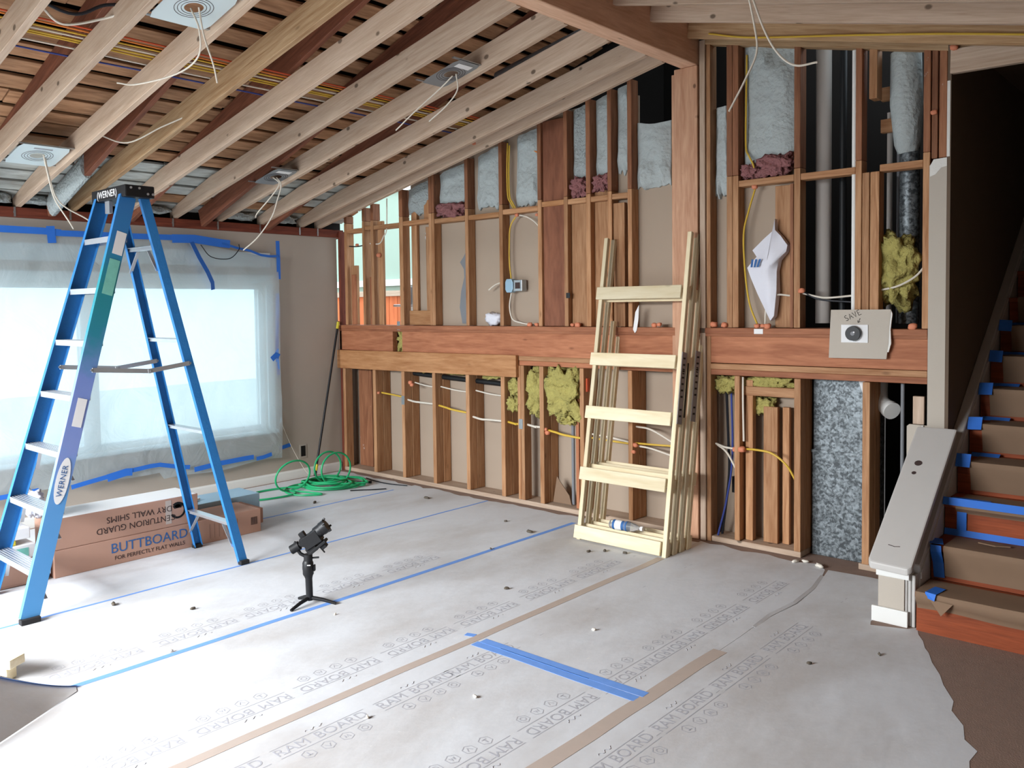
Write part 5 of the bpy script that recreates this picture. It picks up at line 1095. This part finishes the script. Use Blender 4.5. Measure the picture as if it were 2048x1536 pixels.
MB().tube([V(.72,.22,SILL+.002),V(.76,.22,1.56),V(.80,.22,1.62)], .035, 18).build('lower_pipe', 'grey_pipe', DS, smooth=True); MB().tube([V(.78,.22,1.60),V(.82,.22,1.72),V(.84,.22,1.80)], .03, 18).build('upper_pipe', 'grey_pipe', DS, smooth=True)
MB().tube([V(.775,.22,1.575),V(.80,.22,1.635)], .042, 18).build('pipe_collar', 'pvc_bright', DS, smooth=True); MB().cyl(V(.60,.2,1.625), V(.95,.2,1.625), .012, n=12).build('cross_rod', 'aluminium', DS)
# lumber block and curled sheet at the lower left
o = lumber('lumber_block', (2.42,-4.10,.085), (2.78,-3.885,.085), .09, .038, 'pine', None); tag(o, 'short pale lumber block propped on a smaller offcut', 'lumber')
o = lumber('lumber_offcut', (2.60,-3.99,.034), (2.75,-3.90,.034), .06, .06, 'pine', None); tag(o, 'small pale offcut under the lumber block', 'lumber')
vs = []; fs = []; n = 18; m2 = 10
for i in range(n+1):
    for j in range(m2+1):
        u = i/n; v = j/m2
        E_ = V(3.03-.14*u, -3.74-.5*u, .004+.26*u**1.35); B_ = V(3.09+.34*u, -3.76-.55*u, .004)
        p_ = E_.lerp(B_, v) + V(.05*u, 0, .10*u)*math.sin(v*math.pi)*.6
        vs.append((p_.x, p_.y, max(p_.z, .004)))
for i in range(n):
    for j in range(m2): a = i*(m2+1)+j; fs.append((a,a+1,a+m2+2,a+m2+1))
CS = MB().add(vs, fs).build('curled_sheet', 'floor_board_paper', smooth=True); tag(CS, 'lifted curled corner of floor board beside the lumber block', 'floor sheet')
ribbon('tape_strip', [V(*vs[i*(m2+1)+1])+V(-.002,0,.002) for i in range(n+1)], .045, (-.35,0,1), 'tape_blue_floor', CS)
# sprayed foam clumps along the eave and on the free old rafter
for i, (y, lb) in enumerate(((-3.45,'grey foam clump at the eave beyond the white light plate'),(-3.08,'grey foam clump at the eave under the white light plate'),(-2.75,'grey foam clump at the eave above the ladder'),(-1.87,'grey foam clump at the eave right of the ladder cap'),(-1.05,'grey foam clump at the eave below the grey light plate'),(-.62,'grey foam clump at the eave near the corner'))):
    tag(lump('spray_foam', (.03,y,2.435), (.045,.13,.03), i+400, 'foam_rough', amp=.6, freq=3, sub=3), lb, 'spray foam', 'foam clumps at the eave')
vs = []; fs = []
for i in range(40):
    x = .10+.62*i/39; r_ = 1-.25*(i/39)+.10*math.sin(i*2.1)
    for k_ in range(14):
        a = 2*math.pi*k_/14; yy = -2.679+math.cos(a)*(.034+.012*r_+.006*nz((i*.7,k_*1.1,0),1)); zz = OB(x)+.075+math.sin(a)*(.078+.012*r_)*(1 if math.sin(a) > 0 else 1.02)
        vs.append((x, yy, min(zz, DK(x)-.002)))
for i in range(39):
    for k_ in range(14): fs.append((i*14+k_, i*14+(k_+1)%14, (i+1)*14+(k_+1)%14, (i+1)*14+k_))
fs += [tuple(range(14)), tuple(range(39*14, 40*14))]
tag(MB().add(vs, fs).build('spray_foam', 'foam_rough', smooth=True), 'ribbed grey foam coating the old rafter end above the ladder', 'spray foam', 'foam clumps at the eave')
